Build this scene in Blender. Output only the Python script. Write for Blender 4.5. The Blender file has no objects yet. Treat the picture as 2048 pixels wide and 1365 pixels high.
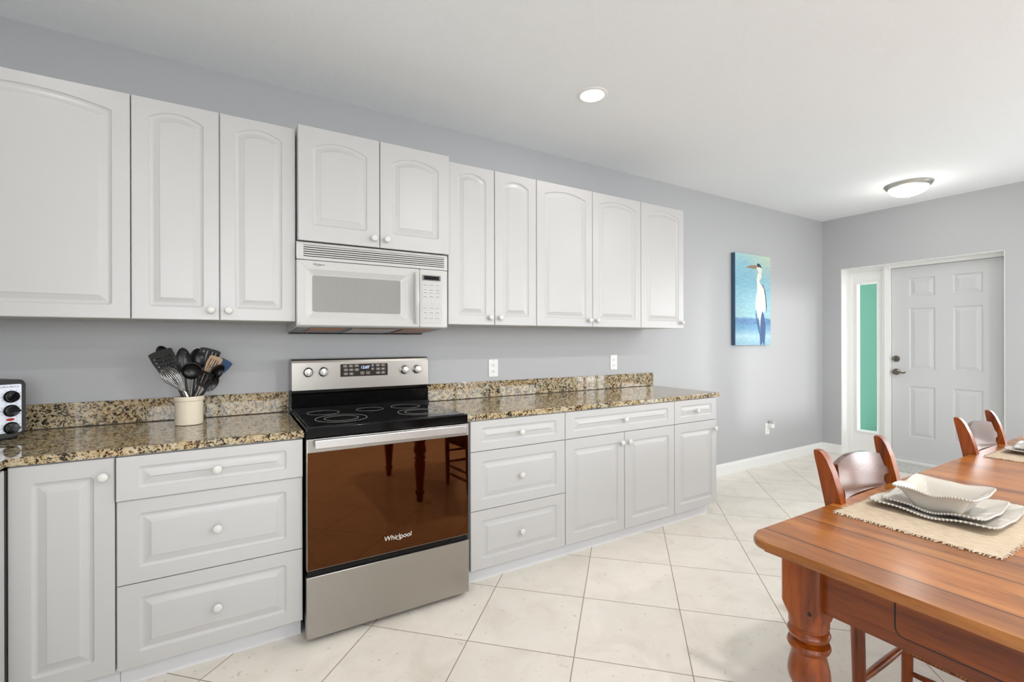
import bpy, bmesh, math, random
from math import sin, cos, pi, sqrt, atan2, radians
from mathutils import Vector, Matrix

S = bpy.context.scene
COL = S.collection
random.seed(7)

# ------------------------------------------------------------------ camera
FPX, YAW, ROLL = 937.658, 1.029761, 0.002159
CAM = Vector((-0.2725, -2.8214, 1.2909))
cd = bpy.data.cameras.new('camera')
cam = bpy.data.objects.new('camera', cd)
COL.objects.link(cam)
cd.sensor_width = 36.0
cd.lens = 36.0 * FPX / 2048.0
cd.clip_start = 0.02
_s, _c = sin(YAW), cos(YAW)
_R, _D, _U = Vector((_s, -_c, 0)), Vector((_c, _s, 0)), Vector((0, 0, 1))
_X = cos(ROLL) * _R - sin(ROLL) * _U
_Y = sin(ROLL) * _R + cos(ROLL) * _U
_m = Matrix((_X, _Y, -_D)).transposed().to_4x4()
_m.translation = CAM
cam.matrix_world = _m
S.camera = cam

# ------------------------------------------------------------------ exposure, daylight
S.view_settings.view_transform = 'Standard'
S.view_settings.look = 'None'
S.view_settings.exposure = -0.84
S.view_settings.gamma = 1.0
S.view_settings.use_curve_mapping = False
S.cycles.diffuse_bounces = 6
S.cycles.sample_clamp_indirect = 6.0

W = bpy.data.worlds.new('daylight')
S.world = W
W.use_nodes = True
# sky above, brighter glow added below the horizon to lift the ceiling
_wt = W.node_tree
_tc = _wt.nodes.new('ShaderNodeTexCoord')
_sp = _wt.nodes.new('ShaderNodeSeparateXYZ')
_cr = _wt.nodes.new('ShaderNodeValToRGB')
_mr = _wt.nodes.new('ShaderNodeMapRange')
_mr.inputs['From Min'].default_value = -0.25
_mr.inputs['From Max'].default_value = 0.40
_cr.color_ramp.elements[0].color = (0.42, 0.445, 0.465, 1)
_cr.color_ramp.elements[1].color = (0.19, 0.22, 0.26, 1)
_hz = _cr.color_ramp.elements.new(0.5)     # bright hazy horizon
_hz.color = (0.95, 0.98, 1.0, 1)
_wt.links.new(_tc.outputs['Generated'], _sp.inputs[0])
_wt.links.new(_sp.outputs['Z'], _mr.inputs['Value'])
_wt.links.new(_mr.outputs[0], _cr.inputs[0])
_wt.links.new(_cr.outputs[0], _wt.nodes['Background'].inputs[0])
_wt.nodes['Background'].inputs[1].default_value = 19.0


def spot(loc, target, power, radius, col):
    """added spot lamp outside the front window, throws a bright patch on the back wall"""
    l = bpy.data.lights.new('patch_spot', 'SPOT')
    l.energy = power
    l.shadow_soft_size = radius
    l.color = col
    l.spot_size = radians(9)
    l.spot_blend = 0.0
    o = bpy.data.objects.new('patch_spot', l)
    o.location = loc
    o.rotation_euler = (Vector(target) - Vector(loc)).to_track_quat('-Z', 'Y').to_euler()
    COL.objects.link(o)


spot((4.90, -18.0, 3.0), (4.90, 0.0, 1.15), 9500, 0.42, (1.0, 0.985, 0.96))  # unseen lamp added to make the bright wall patch by the painting


def portal(loc, direction, sx, sy):
    l = bpy.data.lights.new('window_daylight', 'AREA')
    l.shape = 'RECTANGLE'
    l.size, l.size_y = sx, sy
    l.cycles.is_portal = True
    o = bpy.data.objects.new('window_daylight', l)
    o.location = loc
    o.rotation_euler = Vector(direction).to_track_quat('-Z', 'Y').to_euler()
    COL.objects.link(o)


# room extents
XL, XR, YB, YF, ZC = -1.56, 5.6455, 0.0, -5.30, 2.674
WT = 0.22
# openings: (left wall) added window, (front wall) three unseen windows, (right wall) glazed door, front door opening
SL = (-4.90, -3.30, 0.90, 2.20)  # invented left window, put in as fill light
FW = (4.30, 5.274, 1.20, 2.18)  # unseen window sized to frame the spot lamp's wall patch
FS = (-1.30, 0.45, 0.75, 2.40)  # unseen opening added to light the cabinet fronts
FT = (2.75, 4.00, 0.75, 2.40)  # second added fill opening; solid wall between keeps range reflections dim
EW = (-3.55, -2.05, 0.95, 2.25)  # unseen window added to give the chair slats a bright reflection
GD = (-4.80, -3.75, 0.02, 2.10)
FD = (-1.5026, -0.1955, 0.0, 2.094)
portal((XL - 0.02, (SL[0] + SL[1]) / 2, 1.55), (1, 0, 0), 1.6, 1.3)
portal(((FW[0] + FW[1]) / 2, YF - 0.02, (FW[2] + FW[3]) / 2), (0, 1, 0), 0.97, 0.98)
for _q in (FS, FT):
    portal(((_q[0] + _q[1]) / 2, YF - 0.02, 1.575), (0, 1, 0), _q[1] - _q[0], 1.65)
portal((XR + 0.02, (EW[0] + EW[1]) / 2, 1.6), (-1, 0, 0), 1.5, 1.3)
portal((XR + 0.02, -4.275, 1.06), (-1, 0, 0), 1.05, 2.08)


# ------------------------------------------------------------------ materials
def hexc(r, g, b):
    f = lambda v: (v / 255 / 12.92) if v <= 10 else (((v / 255) + 0.055) / 1.055) ** 2.4
    return (f(r), f(g), f(b), 1)


def mat(name, col=(200, 200, 200), rough=0.5, metal=0.0, spec=0.5, coat=0.0, emit=None, estr=0.0, lin=None):
    m = bpy.data.materials.new(name)
    m.use_nodes = True
    b = m.node_tree.nodes['Principled BSDF']
    b.inputs['Base Color'].default_value = lin or hexc(*col)
    b.inputs['Roughness'].default_value = rough
    b.inputs['Metallic'].default_value = metal
    b.inputs['Specular IOR Level'].default_value = spec
    b.inputs['Coat Weight'].default_value = coat
    b.inputs['Coat Roughness'].default_value = 0.16
    if emit:
        b.inputs['Emission Color'].default_value = hexc(*emit)
        b.inputs['Emission Strength'].default_value = estr
    return m


class NT:
    def __init__(s, m):
        s.m = m
        s.t = m.node_tree
        s.b = s.t.nodes['Principled BSDF']

    def n(s, typ, **kw):
        nd = s.t.nodes.new(typ)
        for k, v in kw.items():
            if k in nd.inputs:
                nd.inputs[k].default_value = v
            else:
                setattr(nd, k, v)
        return nd

    def l(s, a, b):
        s.t.links.new(a, b)

    def coord(s, scale=(1, 1, 1), rot=(0, 0, 0), loc=(0, 0, 0)):
        c = s.n('ShaderNodeTexCoord')
        mp = s.n('ShaderNodeMapping')
        mp.inputs['Scale'].default_value = scale
        mp.inputs['Rotation'].default_value = rot
        mp.inputs['Location'].default_value = loc
        s.l(c.outputs['Object'], mp.inputs['Vector'])
        return mp.outputs[0]

    def noise(s, vec, scale, detail=3, rough=0.5, dist=0.0):
        nd = s.n('ShaderNodeTexNoise')
        nd.inputs['Scale'].default_value = scale
        nd.inputs['Detail'].default_value = detail
        nd.inputs['Roughness'].default_value = rough
        nd.inputs['Distortion'].default_value = dist
        s.l(vec, nd.inputs['Vector'])
        return nd.outputs['Fac']

    def ramp(s, fac, stops, interp='LINEAR'):
        r = s.n('ShaderNodeValToRGB')
        r.color_ramp.interpolation = interp
        e = r.color_ramp.elements
        while len(e) < len(stops):
            e.new(0.5)
        for q, (p, c) in zip(e, stops):
            q.position = p
            q.color = c
        s.l(fac, r.inputs[0])
        return r.outputs[0]

    def mix(s, a, b, fac, mode='MIX'):
        x = s.n('ShaderNodeMix', data_type='RGBA', blend_type=mode)
        for v, i in ((fac, 0), (a, 6), (b, 7)):
            if hasattr(v, 'links'):
                s.l(v, x.inputs[i])
            else:
                x.inputs[i].default_value = v
        return x.outputs[2]

    def math(s, op, a, b=None, c=None):
        x = s.n('ShaderNodeMath', operation=op)
        for i, v in enumerate((a, b, c)):
            if v is None:
                continue
            if hasattr(v, 'links'):
                s.l(v, x.inputs[i])
            else:
                x.inputs[i].default_value = v
        return x.outputs[0]

    def bump(s, h, strength=0.2, dist=0.002):
        b = s.n('ShaderNodeBump')
        b.inputs['Strength'].default_value = strength
        b.inputs['Distance'].default_value = dist
        s.l(h, b.inputs['Height'])
        s.l(b.outputs[0], s.b.inputs['Normal'])

    def base(s, c):
        s.l(c, s.b.inputs['Base Color'])


def paint(name, col, rough, scale, strength):
    m = mat(name, col, rough, spec=0.3)
    t = NT(m)
    v = t.coord()
    t.bump(t.noise(v, scale, 4, 0.6), strength, 0.004)
    return m


M = {}
M['wall'] = paint('grey_wall_paint', (184, 185, 187), 0.55, 90, 0.12)
M['ceiling'] = paint('white_ceiling_texture', (242, 245, 247), 0.8, 45, 0.6)
M['trim'] = mat('white_trim_paint', (240, 240, 238), 0.35)
M['doorpaint'] = mat('white_door_paint', (205, 206, 207), 0.4)
M['cab'] = mat('white_thermofoil', (192, 191, 190), 0.32, spec=0.5)
M['carcass'] = mat('white_melamine', (208, 207, 205), 0.45)
M['knob'] = mat('white_knob', (214, 212, 207), 0.2)
M['toe'] = mat('toe_kick_white', (224, 225, 228), 0.45)
M['black'] = mat('black_enamel', (7, 7, 8), 0.10, spec=0.3)
M['blackmat'] = mat('black_plastic', (18, 18, 19), 0.45)
M['nylon'] = mat('black_nylon', (14, 14, 15), 0.3)
M['gap'] = mat('dark_gap', (38, 30, 26), 0.6)
M['steel'] = mat('brushed_steel', (172, 168, 162), 0.30, 1.0)
M['steel_bright'] = mat('bright_steel', (226, 226, 226), 0.25, 1.0)
M['chrome'] = mat('polished_steel', (215, 212, 208), 0.12, 1.0)
M['pewter'] = mat('pewter_metal', (120, 112, 102), 0.28, 1.0)
M['nickel'] = mat('brushed_nickel', (188, 186, 180), 0.35, 1.0)
M['applw'] = mat('white_appliance', (194, 193, 190), 0.22)
M['mwglass'] = mat('grey_microwave_window', (172, 172, 166), 0.15)
M['ovenglass'] = mat('brown_oven_glass', rough=0.025, metal=1.0, lin=(0.10, 0.039, 0.015, 1))
M['screen'] = mat('dark_panel', (38, 24, 18), 0.2)
M['digit'] = mat('blue_white_digits', (200, 225, 255), 0.4, emit=(190, 220, 255), estr=2.0)
M['printw'] = mat('white_print', (225, 222, 216), 0.5)
M['printg'] = mat('grey_print', (110, 110, 110), 0.5)
M['printk'] = mat('black_print', (40, 40, 42), 0.5)
M['btn'] = mat('pale_button', (190, 190, 187), 0.4)
M['key'] = mat('white_key', (200, 200, 197), 0.45)
M['filter'] = mat('amber_grease_filter', (150, 88, 40), 0.35, 0.6)
M['underplate'] = mat('grey_underplate', (110, 106, 102), 0.35, 0.6)
M['lens'] = mat('smoky_lamp_lens', (120, 95, 75), 0.2)
M['crock'] = mat('cream_stoneware', (232, 220, 200), 0.18)
M['tan'] = mat('tan_nylon', (176, 148, 120), 0.35)
M['blue'] = mat('blue_nylon', (42, 74, 110), 0.35)
M['silver'] = mat('silver_panel', (214, 218, 228), 0.3, 0.3)
M['red'] = mat('red_lamp', (190, 30, 40), 0.3)
M['outlet'] = mat('white_outlet', (236, 236, 234), 0.3)
M['slot'] = mat('dark_slot', (50, 48, 46), 0.6)
M['dish'] = mat('glazed_white_ceramic', (196, 190, 180), 0.12)
M['bead'] = mat('beaded_rim_ceramic', (186, 180, 172), 0.2)
M['green'] = mat('seafoam_green_stucco', lin=(0.038, 0.15, 0.098, 1), rough=0.8)
M['paving'] = mat('pale_paving', (190, 186, 180), 0.8)
M['lampw'] = mat('lit_lamp_lens', (255, 255, 255), 0.4, emit=(255, 247, 236), estr=6.0)
M['glow'] = mat('lit_frosted_glass', (255, 255, 255), 0.3, emit=(255, 250, 242), estr=3.6)

# window glass that lets daylight through
g = bpy.data.materials.new('window_glass')
g.use_nodes = True
nt = g.node_tree
nt.nodes.clear()
out = nt.nodes.new('ShaderNodeOutputMaterial')
mx = nt.nodes.new('ShaderNodeMixShader')
tr = nt.nodes.new('ShaderNodeBsdfTransparent')
gl = nt.nodes.new('ShaderNodeBsdfGlossy')
gl.inputs['Roughness'].default_value = 0.02
mx.inputs[0].default_value = 0.05
nt.links.new(tr.outputs[0], mx.inputs[1])
nt.links.new(gl.outputs[0], mx.inputs[2])
nt.links.new(mx.outputs[0], out.inputs[0])
M['glass'] = g

# brushed steel streaks
for key, ax in (('steel', (3, 3, 400)), ('steel_bright', (3, 3, 300))):
    t = NT(M[key])
    v = t.coord(ax)
    n = t.noise(v, 1.0, 2, 0.5)
    t.bump(n, 0.03, 0.001)

# microwave window: fine vertical lines
t = NT(M['mwglass'])
v = t.coord()
sep = t.n('ShaderNodeSeparateXYZ')
t.l(v, sep.inputs[0])
fx = t.math('FRACT', t.math('MULTIPLY', sep.outputs[0], 130.0))
t.base(t.ramp(fx, [(0.0, hexc(134, 134, 130)), (0.45, hexc(150, 150, 145)), (1.0, hexc(154, 154, 149))]))


# floor: square tiles laid on the diagonal
def floor_mat():
    m = mat('cream_diagonal_tile', (214, 202, 184), 0.22, spec=0.4)
    t = NT(m)
    PITCH = 0.4573
    v = t.coord(rot=(0, 0, -radians(45.45)))
    # offset so a joint crossing falls on (0.600, -0.991)
    a = -radians(45.45)
    ox = 0.600 * cos(a) + 0.991 * sin(a)
    oy = 0.600 * sin(a) - 0.991 * cos(a)
    sep = t.n('ShaderNodeSeparateXYZ')
    t.l(v, sep.inputs[0])
    fs, ids = [], []
    for o_, off in ((sep.outputs[0], ox), (sep.outputs[1], oy)):
        q = t.math('DIVIDE', t.math('SUBTRACT', o_, off), PITCH)
        f = t.math('FRACT', q)
        d = t.math('MINIMUM', f, t.math('SUBTRACT', 1.0, f))
        fs.append(d)
        ids.append(t.math('FLOOR', q))
    d = t.math('MINIMUM', fs[0], fs[1])
    line = t.math('LESS_THAN', d, 0.0045)
    cmb = t.n('ShaderNodeCombineXYZ')
    t.l(ids[0], cmb.inputs[0])
    t.l(ids[1], cmb.inputs[1])
    wn = t.n('ShaderNodeTexWhiteNoise')
    t.l(cmb.outputs[0], wn.inputs[0])
    v2 = t.coord()
    va = t.n('ShaderNodeVectorMath', operation='MULTIPLY_ADD')
    t.l(wn.outputs['Color'], va.inputs[0])
    va.inputs[1].default_value = (5, 5, 5)
    t.l(v2, va.inputs[2])
    n1 = t.noise(va.outputs[0], 5, 6, 0.62, 0.6)
    n2 = t.noise(va.outputs[0], 38, 4, 0.6)
    c = t.ramp(n1, [(0.25, hexc(226, 218, 205)), (0.5, hexc(238, 231, 220)), (0.75, hexc(243, 237, 227))])
    pits = t.ramp(n2, [(0.27, hexc(188, 174, 152)), (0.36, (1, 1, 1, 1))])
    c = t.mix(c, pits, 0.55, 'MULTIPLY')
    tone = t.math('MULTIPLY_ADD', wn.outputs['Value'], 0.05, 0.955)
    hsv = t.n('ShaderNodeHueSaturation')
    t.l(c, hsv.inputs['Color'])
    t.l(tone, hsv.inputs['Value'])
    t.base(t.mix(hsv.outputs[0], hexc(150, 138, 120), line))
    t.l(t.math('MULTIPLY_ADD', line, 0.5, 0.2), t.b.inputs['Roughness'])
    t.bump(t.math('SUBTRACT', t.math('MULTIPLY', n1, 0.3), line), 0.25, 0.002)
    return m


M['floor'] = floor_mat()


def granite():
    m = mat('speckled_granite', (150, 130, 95), 0.035, spec=0.6)
    t = NT(m)
    v = t.coord((1, 1, 1))
    big = t.noise(v, 7, 4, 0.6, 0.8)
    mid = t.noise(v, 42, 6, 0.68, 1.2)
    fine = t.noise(v, 120, 4, 0.7, 0.5)
    c = t.ramp(mid, [(0.34, hexc(120, 96, 62)), (0.45, hexc(168, 146, 106)), (0.56, hexc(186, 176, 144)), (0.68, hexc(200, 200, 186))])
    tint = t.ramp(big, [(0.38, hexc(188, 140, 78)), (0.68, hexc(184, 180, 164))])
    c = t.mix(c, tint, 0.38)
    bl = t.math('ADD', t.math('MULTIPLY', fine, 0.5), t.math('MULTIPLY', mid, 0.5))
    dark = t.ramp(bl, [(0.462, (1, 1, 1, 1)), (0.500, (0, 0, 0, 1))])
    c = t.mix(c, hexc(30, 28, 26), dark)
    t.base(c)
    return m


M['granite'] = granite()


def wood(name, scale, dark, mid, light, rough=0.25, coat=0.5, planks=False):
    m = mat(name, mid, rough, coat=coat)
    t = NT(m)
    v = t.coord(scale)
    n1 = t.noise(v, 1.0, 6, 0.6, 0.4)
    n2 = t.noise(v, 6.0, 3, 0.6)
    c = t.ramp(n1, [(0.3, hexc(*dark)), (0.5, hexc(*mid)), (0.72, hexc(*light))])
    grain = t.ramp(n2, [(0.30, hexc(*dark)), (0.45, (1, 1, 1, 1))])
    c = t.mix(c, grain, 0.35, 'MULTIPLY')
    if planks:
        v2 = t.coord()
        sep = t.n('ShaderNodeSeparateXYZ')
        t.l(v2, sep.inputs[0])
        q = t.math('DIVIDE', t.math('SUBTRACT', sep.outputs[0], 0.0895), 0.176)
        f = t.math('FRACT', q)
        d = t.math('MINIMUM', f, t.math('SUBTRACT', 1.0, f))
        line = t.math('LESS_THAN', d, 0.0135)
        wn = t.n('ShaderNodeTexWhiteNoise', noise_dimensions='1D')
        t.l(t.math('FLOOR', q), wn.inputs['W'])
        hsv = t.n('ShaderNodeHueSaturation')
        t.l(c, hsv.inputs['Color'])
        t.l(t.math('MULTIPLY_ADD', wn.outputs['Value'], 0.35, 0.82), hsv.inputs['Value'])
        c = t.mix(hsv.outputs[0], hexc(58, 26, 12), line)
        t.bump(t.math('SUBTRACT', t.math('MULTIPLY', n2, 0.3), line), 0.35, 0.002)
    else:
        t.bump(n2, 0.08, 0.002)
    t.base(c)
    return m


M['woodtop'] = wood('pine_table_top', (14, 1.6, 14), (112, 56, 14), (156, 92, 32), (186, 122, 56), 0.33, 0.4, True)
M['woodv'] = wood('stained_pine_upright', (22, 22, 2.2), (80, 29, 1), (136, 60, 2), (164, 82, 5), 0.30, 0.1)
M['woody'] = wood('stained_pine_apron', (22, 2.0, 26), (70, 25, 1), (104, 43, 2), (132, 62, 5), 0.30, 0.1)
M['woodx'] = wood('stained_pine_slat', (3.0, 22, 22), (66, 32, 16), (88, 44, 24), (104, 56, 32), 0.18, 1.0)
M['woodhole'] = mat('dark_wood_gap', (26, 13, 8), 0.6)

m = mat('woven_rush', (150, 92, 44), 0.7)
t = NT(m)
v = t.coord((150, 30, 60))
n = t.noise(v, 1.0, 3)
t.base(t.ramp(n, [(0.35, hexc(92, 48, 20)), (0.65, hexc(184, 124, 66))]))
t.bump(n, 0.6, 0.004)
M['rush'] = m

m = mat('oatmeal_cloth', (206, 190, 164), 0.9, spec=0.1)
t = NT(m)
v = t.coord((260, 40, 40))
n = t.noise(v, 1.0, 3)
t.base(t.ramp(n, [(0.35, hexc(176, 158, 136)), (0.65, hexc(202, 186, 164))]))
t.bump(n, 0.5, 0.002)
M['cloth'] = m

m = mat('speckled_doormat', (205, 205, 202), 0.9, spec=0.1)
t = NT(m)
v = t.coord()
n = t.noise(v, 60, 5, 0.7)
t.base(t.ramp(n, [(0.35, hexc(168, 168, 165)), (0.62, hexc(214, 214, 210))]))
t.bump(n, 0.6, 0.004)
M['doormat'] = m

# ceramic cooktop glass: black with pale specks
m = mat('black_ceramic_glass', (6, 6, 7), 0.04, spec=0.35)
t = NT(m)
v = t.coord()
vo = t.n('ShaderNodeTexVoronoi')
vo.inputs['Scale'].default_value = 210
t.l(v, vo.inputs['Vector'])
t.base(t.ramp(vo.outputs['Distance'], [(0.12, hexc(150, 148, 145)), (0.2, hexc(8, 8, 9))]))
M['cooktop'] = m

# canvas painting background: pale sky over a blue sea, in brush strokes
m = mat('painted_canvas', (150, 190, 205), 0.6, spec=0.3)
t = NT(m)
v = t.coord()
sep = t.n('ShaderNodeSeparateXYZ')
t.l(v, sep.inputs[0])
nb = t.noise(t.coord((9, 9, 30)), 1.0, 5, 0.65, 0.5)
z = t.math('ADD', sep.outputs[2], t.math('MULTIPLY', t.math('SUBTRACT', nb, 0.5), 0.05))
zz = t.math('DIVIDE', z, 0.905)
c = t.ramp(zz, [(0.0, hexc(140, 180, 205)), (0.10, hexc(176, 208, 220)), (0.17, hexc(108, 158, 196)), (0.225, hexc(92, 140, 188)),
                (0.245, hexc(70, 112, 172)), (0.29, hexc(74, 118, 176)), (0.305, hexc(160, 200, 206)), (0.45, hexc(150, 196, 208)),
                (0.7, hexc(122, 178, 202)), (0.9, hexc(138, 190, 204)), (1.0, hexc(170, 208, 204))])
yel = t.ramp(t.math('MULTIPLY', sep.outputs[0], t.math('POWER', zz, 3.0)), [(0.12, (0, 0, 0, 1)), (0.55, (1, 1, 1, 1))])
c = t.mix(c, hexc(206, 216, 180), yel)
strokes = t.noise(t.coord((18, 18, 70)), 1.0, 4, 0.7, 0.8)
c = t.mix(c, t.ramp(strokes, [(0.3, hexc(90, 140, 175)), (0.5, hexc(150, 190, 200)), (0.7, hexc(216, 232, 226))]), 0.28)
t.base(c)
t.bump(strokes, 0.3, 0.002)
M['canvas'] = m
M['p_white'] = mat('painted_white', (226, 228, 214), 0.6)
M['p_dark'] = mat('painted_slate', (52, 64, 76), 0.6)
M['p_blue'] = mat('painted_slate_blue', (74, 100, 142), 0.6)
M['p_beak'] = mat('painted_ochre', (150, 124, 92), 0.6)
M['canvas_edge'] = mat('painted_edge', (62, 84, 112), 0.6)


# ------------------------------------------------------------------ geometry helpers
def finish(bm, angle):
    bm.normal_update()
    if angle is not None:
        ca = radians(angle)
        for f in bm.faces:
            f.smooth = f.calc_area() < 0.0035   # large faces stay truly flat
        for e in bm.edges:
            if len(e.link_faces) != 2 or e.calc_face_angle(0) > ca:
                e.smooth = False


def obj(name, bm, m, parent=None, smooth=30, recalc=True):
    if recalc:
        bmesh.ops.recalc_face_normals(bm, faces=bm.faces)
    finish(bm, smooth)
    me = bpy.data.meshes.new(name)
    bm.to_mesh(me)
    bm.free()
    for x in (m if isinstance(m, (list, tuple)) else [m]):
        me.materials.append(M[x])
    o = bpy.data.objects.new(name, me)
    COL.objects.link(o)
    if parent:
        o.parent = parent
    return o


def inst(name, src, parent, loc=(0, 0, 0), rot=(0, 0, 0)):
    o = bpy.data.objects.new(name, src.data if hasattr(src, 'data') else src)
    COL.objects.link(o)
    o.parent = parent
    o.location = loc
    o.rotation_euler = rot
    return o


def tag(o, label, cat, group=None):
    o['label'] = label
    o['category'] = cat
    if group:
        o['group'] = group
    return o


def thing(name, label, cat, loc=(0, 0, 0), rotz=0, group=None):
    o = bpy.data.objects.new(name, None)
    o.empty_display_size = 0.05
    COL.objects.link(o)
    o.location = loc
    o.rotation_euler = (0, 0, rotz)
    return tag(o, label, cat, group)


def struct(name, bm, m, parent=None, smooth=None):
    o = obj(name, bm, m, parent, smooth)
    if parent is None:
        o['kind'] = 'structure'
    return o


def copy_tree(o, parent=None):
    c = o.copy()
    COL.objects.link(c)
    c.parent = parent
    for ch in list(o.children):
        copy_tree(ch, c)
    return c


def B():
    return bmesh.new()


def box(bm, x0, x1, y0, y1, z0, z1, bev=0.0, seg=2, mi=0):
    vs = [bm.verts.new((x, y, z)) for z in (z0, z1) for y in (y0, y1) for x in (x0, x1)]
    fs = [bm.faces.new([vs[i] for i in q]) for q in
          ((0, 2, 3, 1), (4, 5, 7, 6), (0, 1, 5, 4), (2, 6, 7, 3), (0, 4, 6, 2), (1, 3, 7, 5))]
    for f in fs:
        f.material_index = mi
    if bev > 0:
        es = list({e for f in fs for e in f.edges})
        bmesh.ops.bevel(bm, geom=es, offset=bev, segments=seg, affect='EDGES', profile=0.5)
    return vs


def lathe(bm, prof, seg=24, M4=None, cap=True):
    """prof: (r, z) pairs about +Z, then transformed by M4."""
    M4 = M4 or Matrix()
    rings = []
    for r, z in prof:
        if r < 1e-6:
            rings.append([bm.verts.new(M4 @ Vector((0, 0, z)))])
        else:
            rings.append([bm.verts.new(M4 @ Vector((r * cos(2 * pi * k / seg), r * sin(2 * pi * k / seg), z))) for k in range(seg)])
    for a, b in zip(rings, rings[1:]):
        for k in range(seg):
            k2 = (k + 1) % seg
            if len(a) == 1 and len(b) == 1:
                continue
            if len(a) == 1:
                bm.faces.new((a[0], b[k], b[k2]))
            elif len(b) == 1:
                bm.faces.new((a[k], a[k2], b[0]))
            else:
                bm.faces.new((a[k], a[k2], b[k2], b[k]))
    if cap:
        for r in (rings[0], rings[-1]):
            if len(r) > 1:
                bm.faces.new(r)


def tube(bm, pts, rad, seg=8, sx=1.0, up=(0, 0, 1), cap=True):
    """round (or elliptical with sx) tube along pts; rad a number or list."""
    pts = [Vector(p) for p in pts]
    n = len(pts)
    rings = []
    for i, p in enumerate(pts):
        d = (pts[min(i + 1, n - 1)] - pts[max(i - 1, 0)]).normalized()
        u = Vector(up)
        if abs(d.dot(u)) > 0.95:
            u = Vector((1, 0, 0))
        a = d.cross(u).normalized()
        b = a.cross(d).normalized()
        r = rad[i] if isinstance(rad, (list, tuple)) else rad
        rings.append([bm.verts.new(p + a * r * sx * cos(2 * pi * k / seg) + b * r * sin(2 * pi * k / seg)) for k in range(seg)])
    for A_, B_ in zip(rings, rings[1:]):
        for k in range(seg):
            k2 = (k + 1) % seg
            bm.faces.new((A_[k], A_[k2], B_[k2], B_[k]))
    if cap:
        bm.faces.new(rings[0])
        bm.faces.new(rings[-1])


def loft(bm, loops, cap0=True, cap1=True, closed=True):
    R_ = [[bm.verts.new(p) for p in l] for l in loops]
    n = len(R_[0])
    for a, b in zip(R_, R_[1:]):
        for k in range(n if closed else n - 1):
            k2 = (k + 1) % n
            bm.faces.new((a[k], a[k2], b[k2], b[k]))
    if cap0:
        bm.faces.new(R_[0])
    if cap1:
        bm.faces.new(R_[-1])
    return R_


def prism(bm, poly, lo, hi, axis='y', bev=0):
    f = {'y': lambda p, t: (p[0], t, p[1]), 'x': lambda p, t: (t, p[0], p[1]), 'z': lambda p, t: (p[0], p[1], t)}[axis]
    a = [bm.verts.new(f(p, lo)) for p in poly]
    b = [bm.verts.new(f(p, hi)) for p in poly]
    n = len(poly)
    fs = [bm.faces.new(a), bm.faces.new(b)]
    for k in range(n):
        fs.append(bm.faces.new((a[k], a[(k + 1) % n], b[(k + 1) % n], b[k])))
    if bev:
        es = list({e for q in fs[:2] for e in q.edges})
        bmesh.ops.bevel(bm, geom=es, offset=bev, segments=2, affect='EDGES', profile=0.5)


def rrect(x0, x1, z0, z1, r, n=5):
    pts = []
    for cx, cz, a0 in ((x1 - r, z0 + r, -pi / 2), (x1 - r, z1 - r, 0), (x0 + r, z1 - r, pi / 2), (x0 + r, z0 + r, pi)):
        for k in range(n + 1):
            a = a0 + pi / 2 * k / n
            pts.append((cx + r * cos(a), cz + r * sin(a)))
    return pts


def text(name, body, size, m, parent, mtx, extrude=0.0004, shear=0.0, align='CENTER'):
    cu = bpy.data.curves.new(name, 'FONT')
    cu.body = body
    cu.size = size
    cu.shear = shear
    cu.extrude = extrude
    cu.align_x = align
    cu.align_y = 'CENTER'
    tmp = bpy.data.objects.new('tmp_text', cu)
    COL.objects.link(tmp)
    bpy.context.view_layer.update()
    me = bpy.data.meshes.new_from_object(tmp.evaluated_get(bpy.context.evaluated_depsgraph_get()))
    bpy.data.objects.remove(tmp)
    bpy.data.curves.remove(cu)
    me.transform(mtx)
    me.materials.clear()
    me.materials.append(M[m])
    me.name = name
    o = bpy.data.objects.new(name, me)
    COL.objects.link(o)
    o.parent = parent
    return o


def face_y(x, y, z):
    """text/plane frame facing -Y at (x,y,z)"""
    return Matrix.Translation((x, y, z)) @ Matrix.Rotation(pi / 2, 4, 'X')


NEGY = Matrix.Rotation(pi / 2, 4, 'X')   # +Z -> -Y

# ------------------------------------------------------------------ the setting
b = B()
box(b, XL - 0.3, XR + 1.9, YF - 0.3, 0.3, -0.12, 0.0)
struct('floor', b, 'floor')
b = B()
box(b, XL - 0.3, XR + 0.3, YF - 0.3, 0.3, ZC, ZC + 0.15)
struct('ceiling', b, 'ceiling')
b = B()
box(b, XL - WT, XR + WT, 0.0, WT, 0.0, ZC)
struct('wall_back', b, 'wall')
b = B()   # end wall with the front door and the glazed door
box(b, XR, XR + WT, FD[1], 0.0, 0.0, ZC)
box(b, XR, XR + WT, FD[0], FD[1], FD[3], ZC)
box(b, XR, XR + WT, EW[1], FD[0], 0.0, ZC)
box(b, XR, XR + WT, GD[1], EW[0], 0.0, ZC)
box(b, XR, XR + WT, EW[0], EW[1], 0.0, EW[2])
box(b, XR, XR + WT, EW[0], EW[1], EW[3], ZC)
box(b, XR, XR + WT, GD[0], GD[1], GD[3], ZC)
box(b, XR, XR + WT, YF, GD[0], 0.0, ZC)
struct('wall_right', b, 'wall')
b = B()
box(b, XL - WT, FS[0], YF - WT, YF, 0.0, ZC)
box(b, FS[0], FS[1], YF - WT, YF, FS[3], ZC)
box(b, FS[0], FS[1], YF - WT, YF, 0.0, FS[2])
box(b, FT[0], FT[1], YF - WT, YF, FT[3], ZC)
box(b, FT[0], FT[1], YF - WT, YF, 0.0, FT[2])
box(b, FS[1], FT[0], YF - WT, YF, 0.0, ZC)
box(b, FT[1], FW[0], YF - WT, YF, 0.0, ZC)
box(b, FW[1], XR + WT, YF - WT, YF, 0.0, ZC)
box(b, FW[0], FW[1], YF - WT, YF, 0.0, FW[2])
box(b, FW[0], FW[1], YF - WT, YF, FW[3], ZC)
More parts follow.
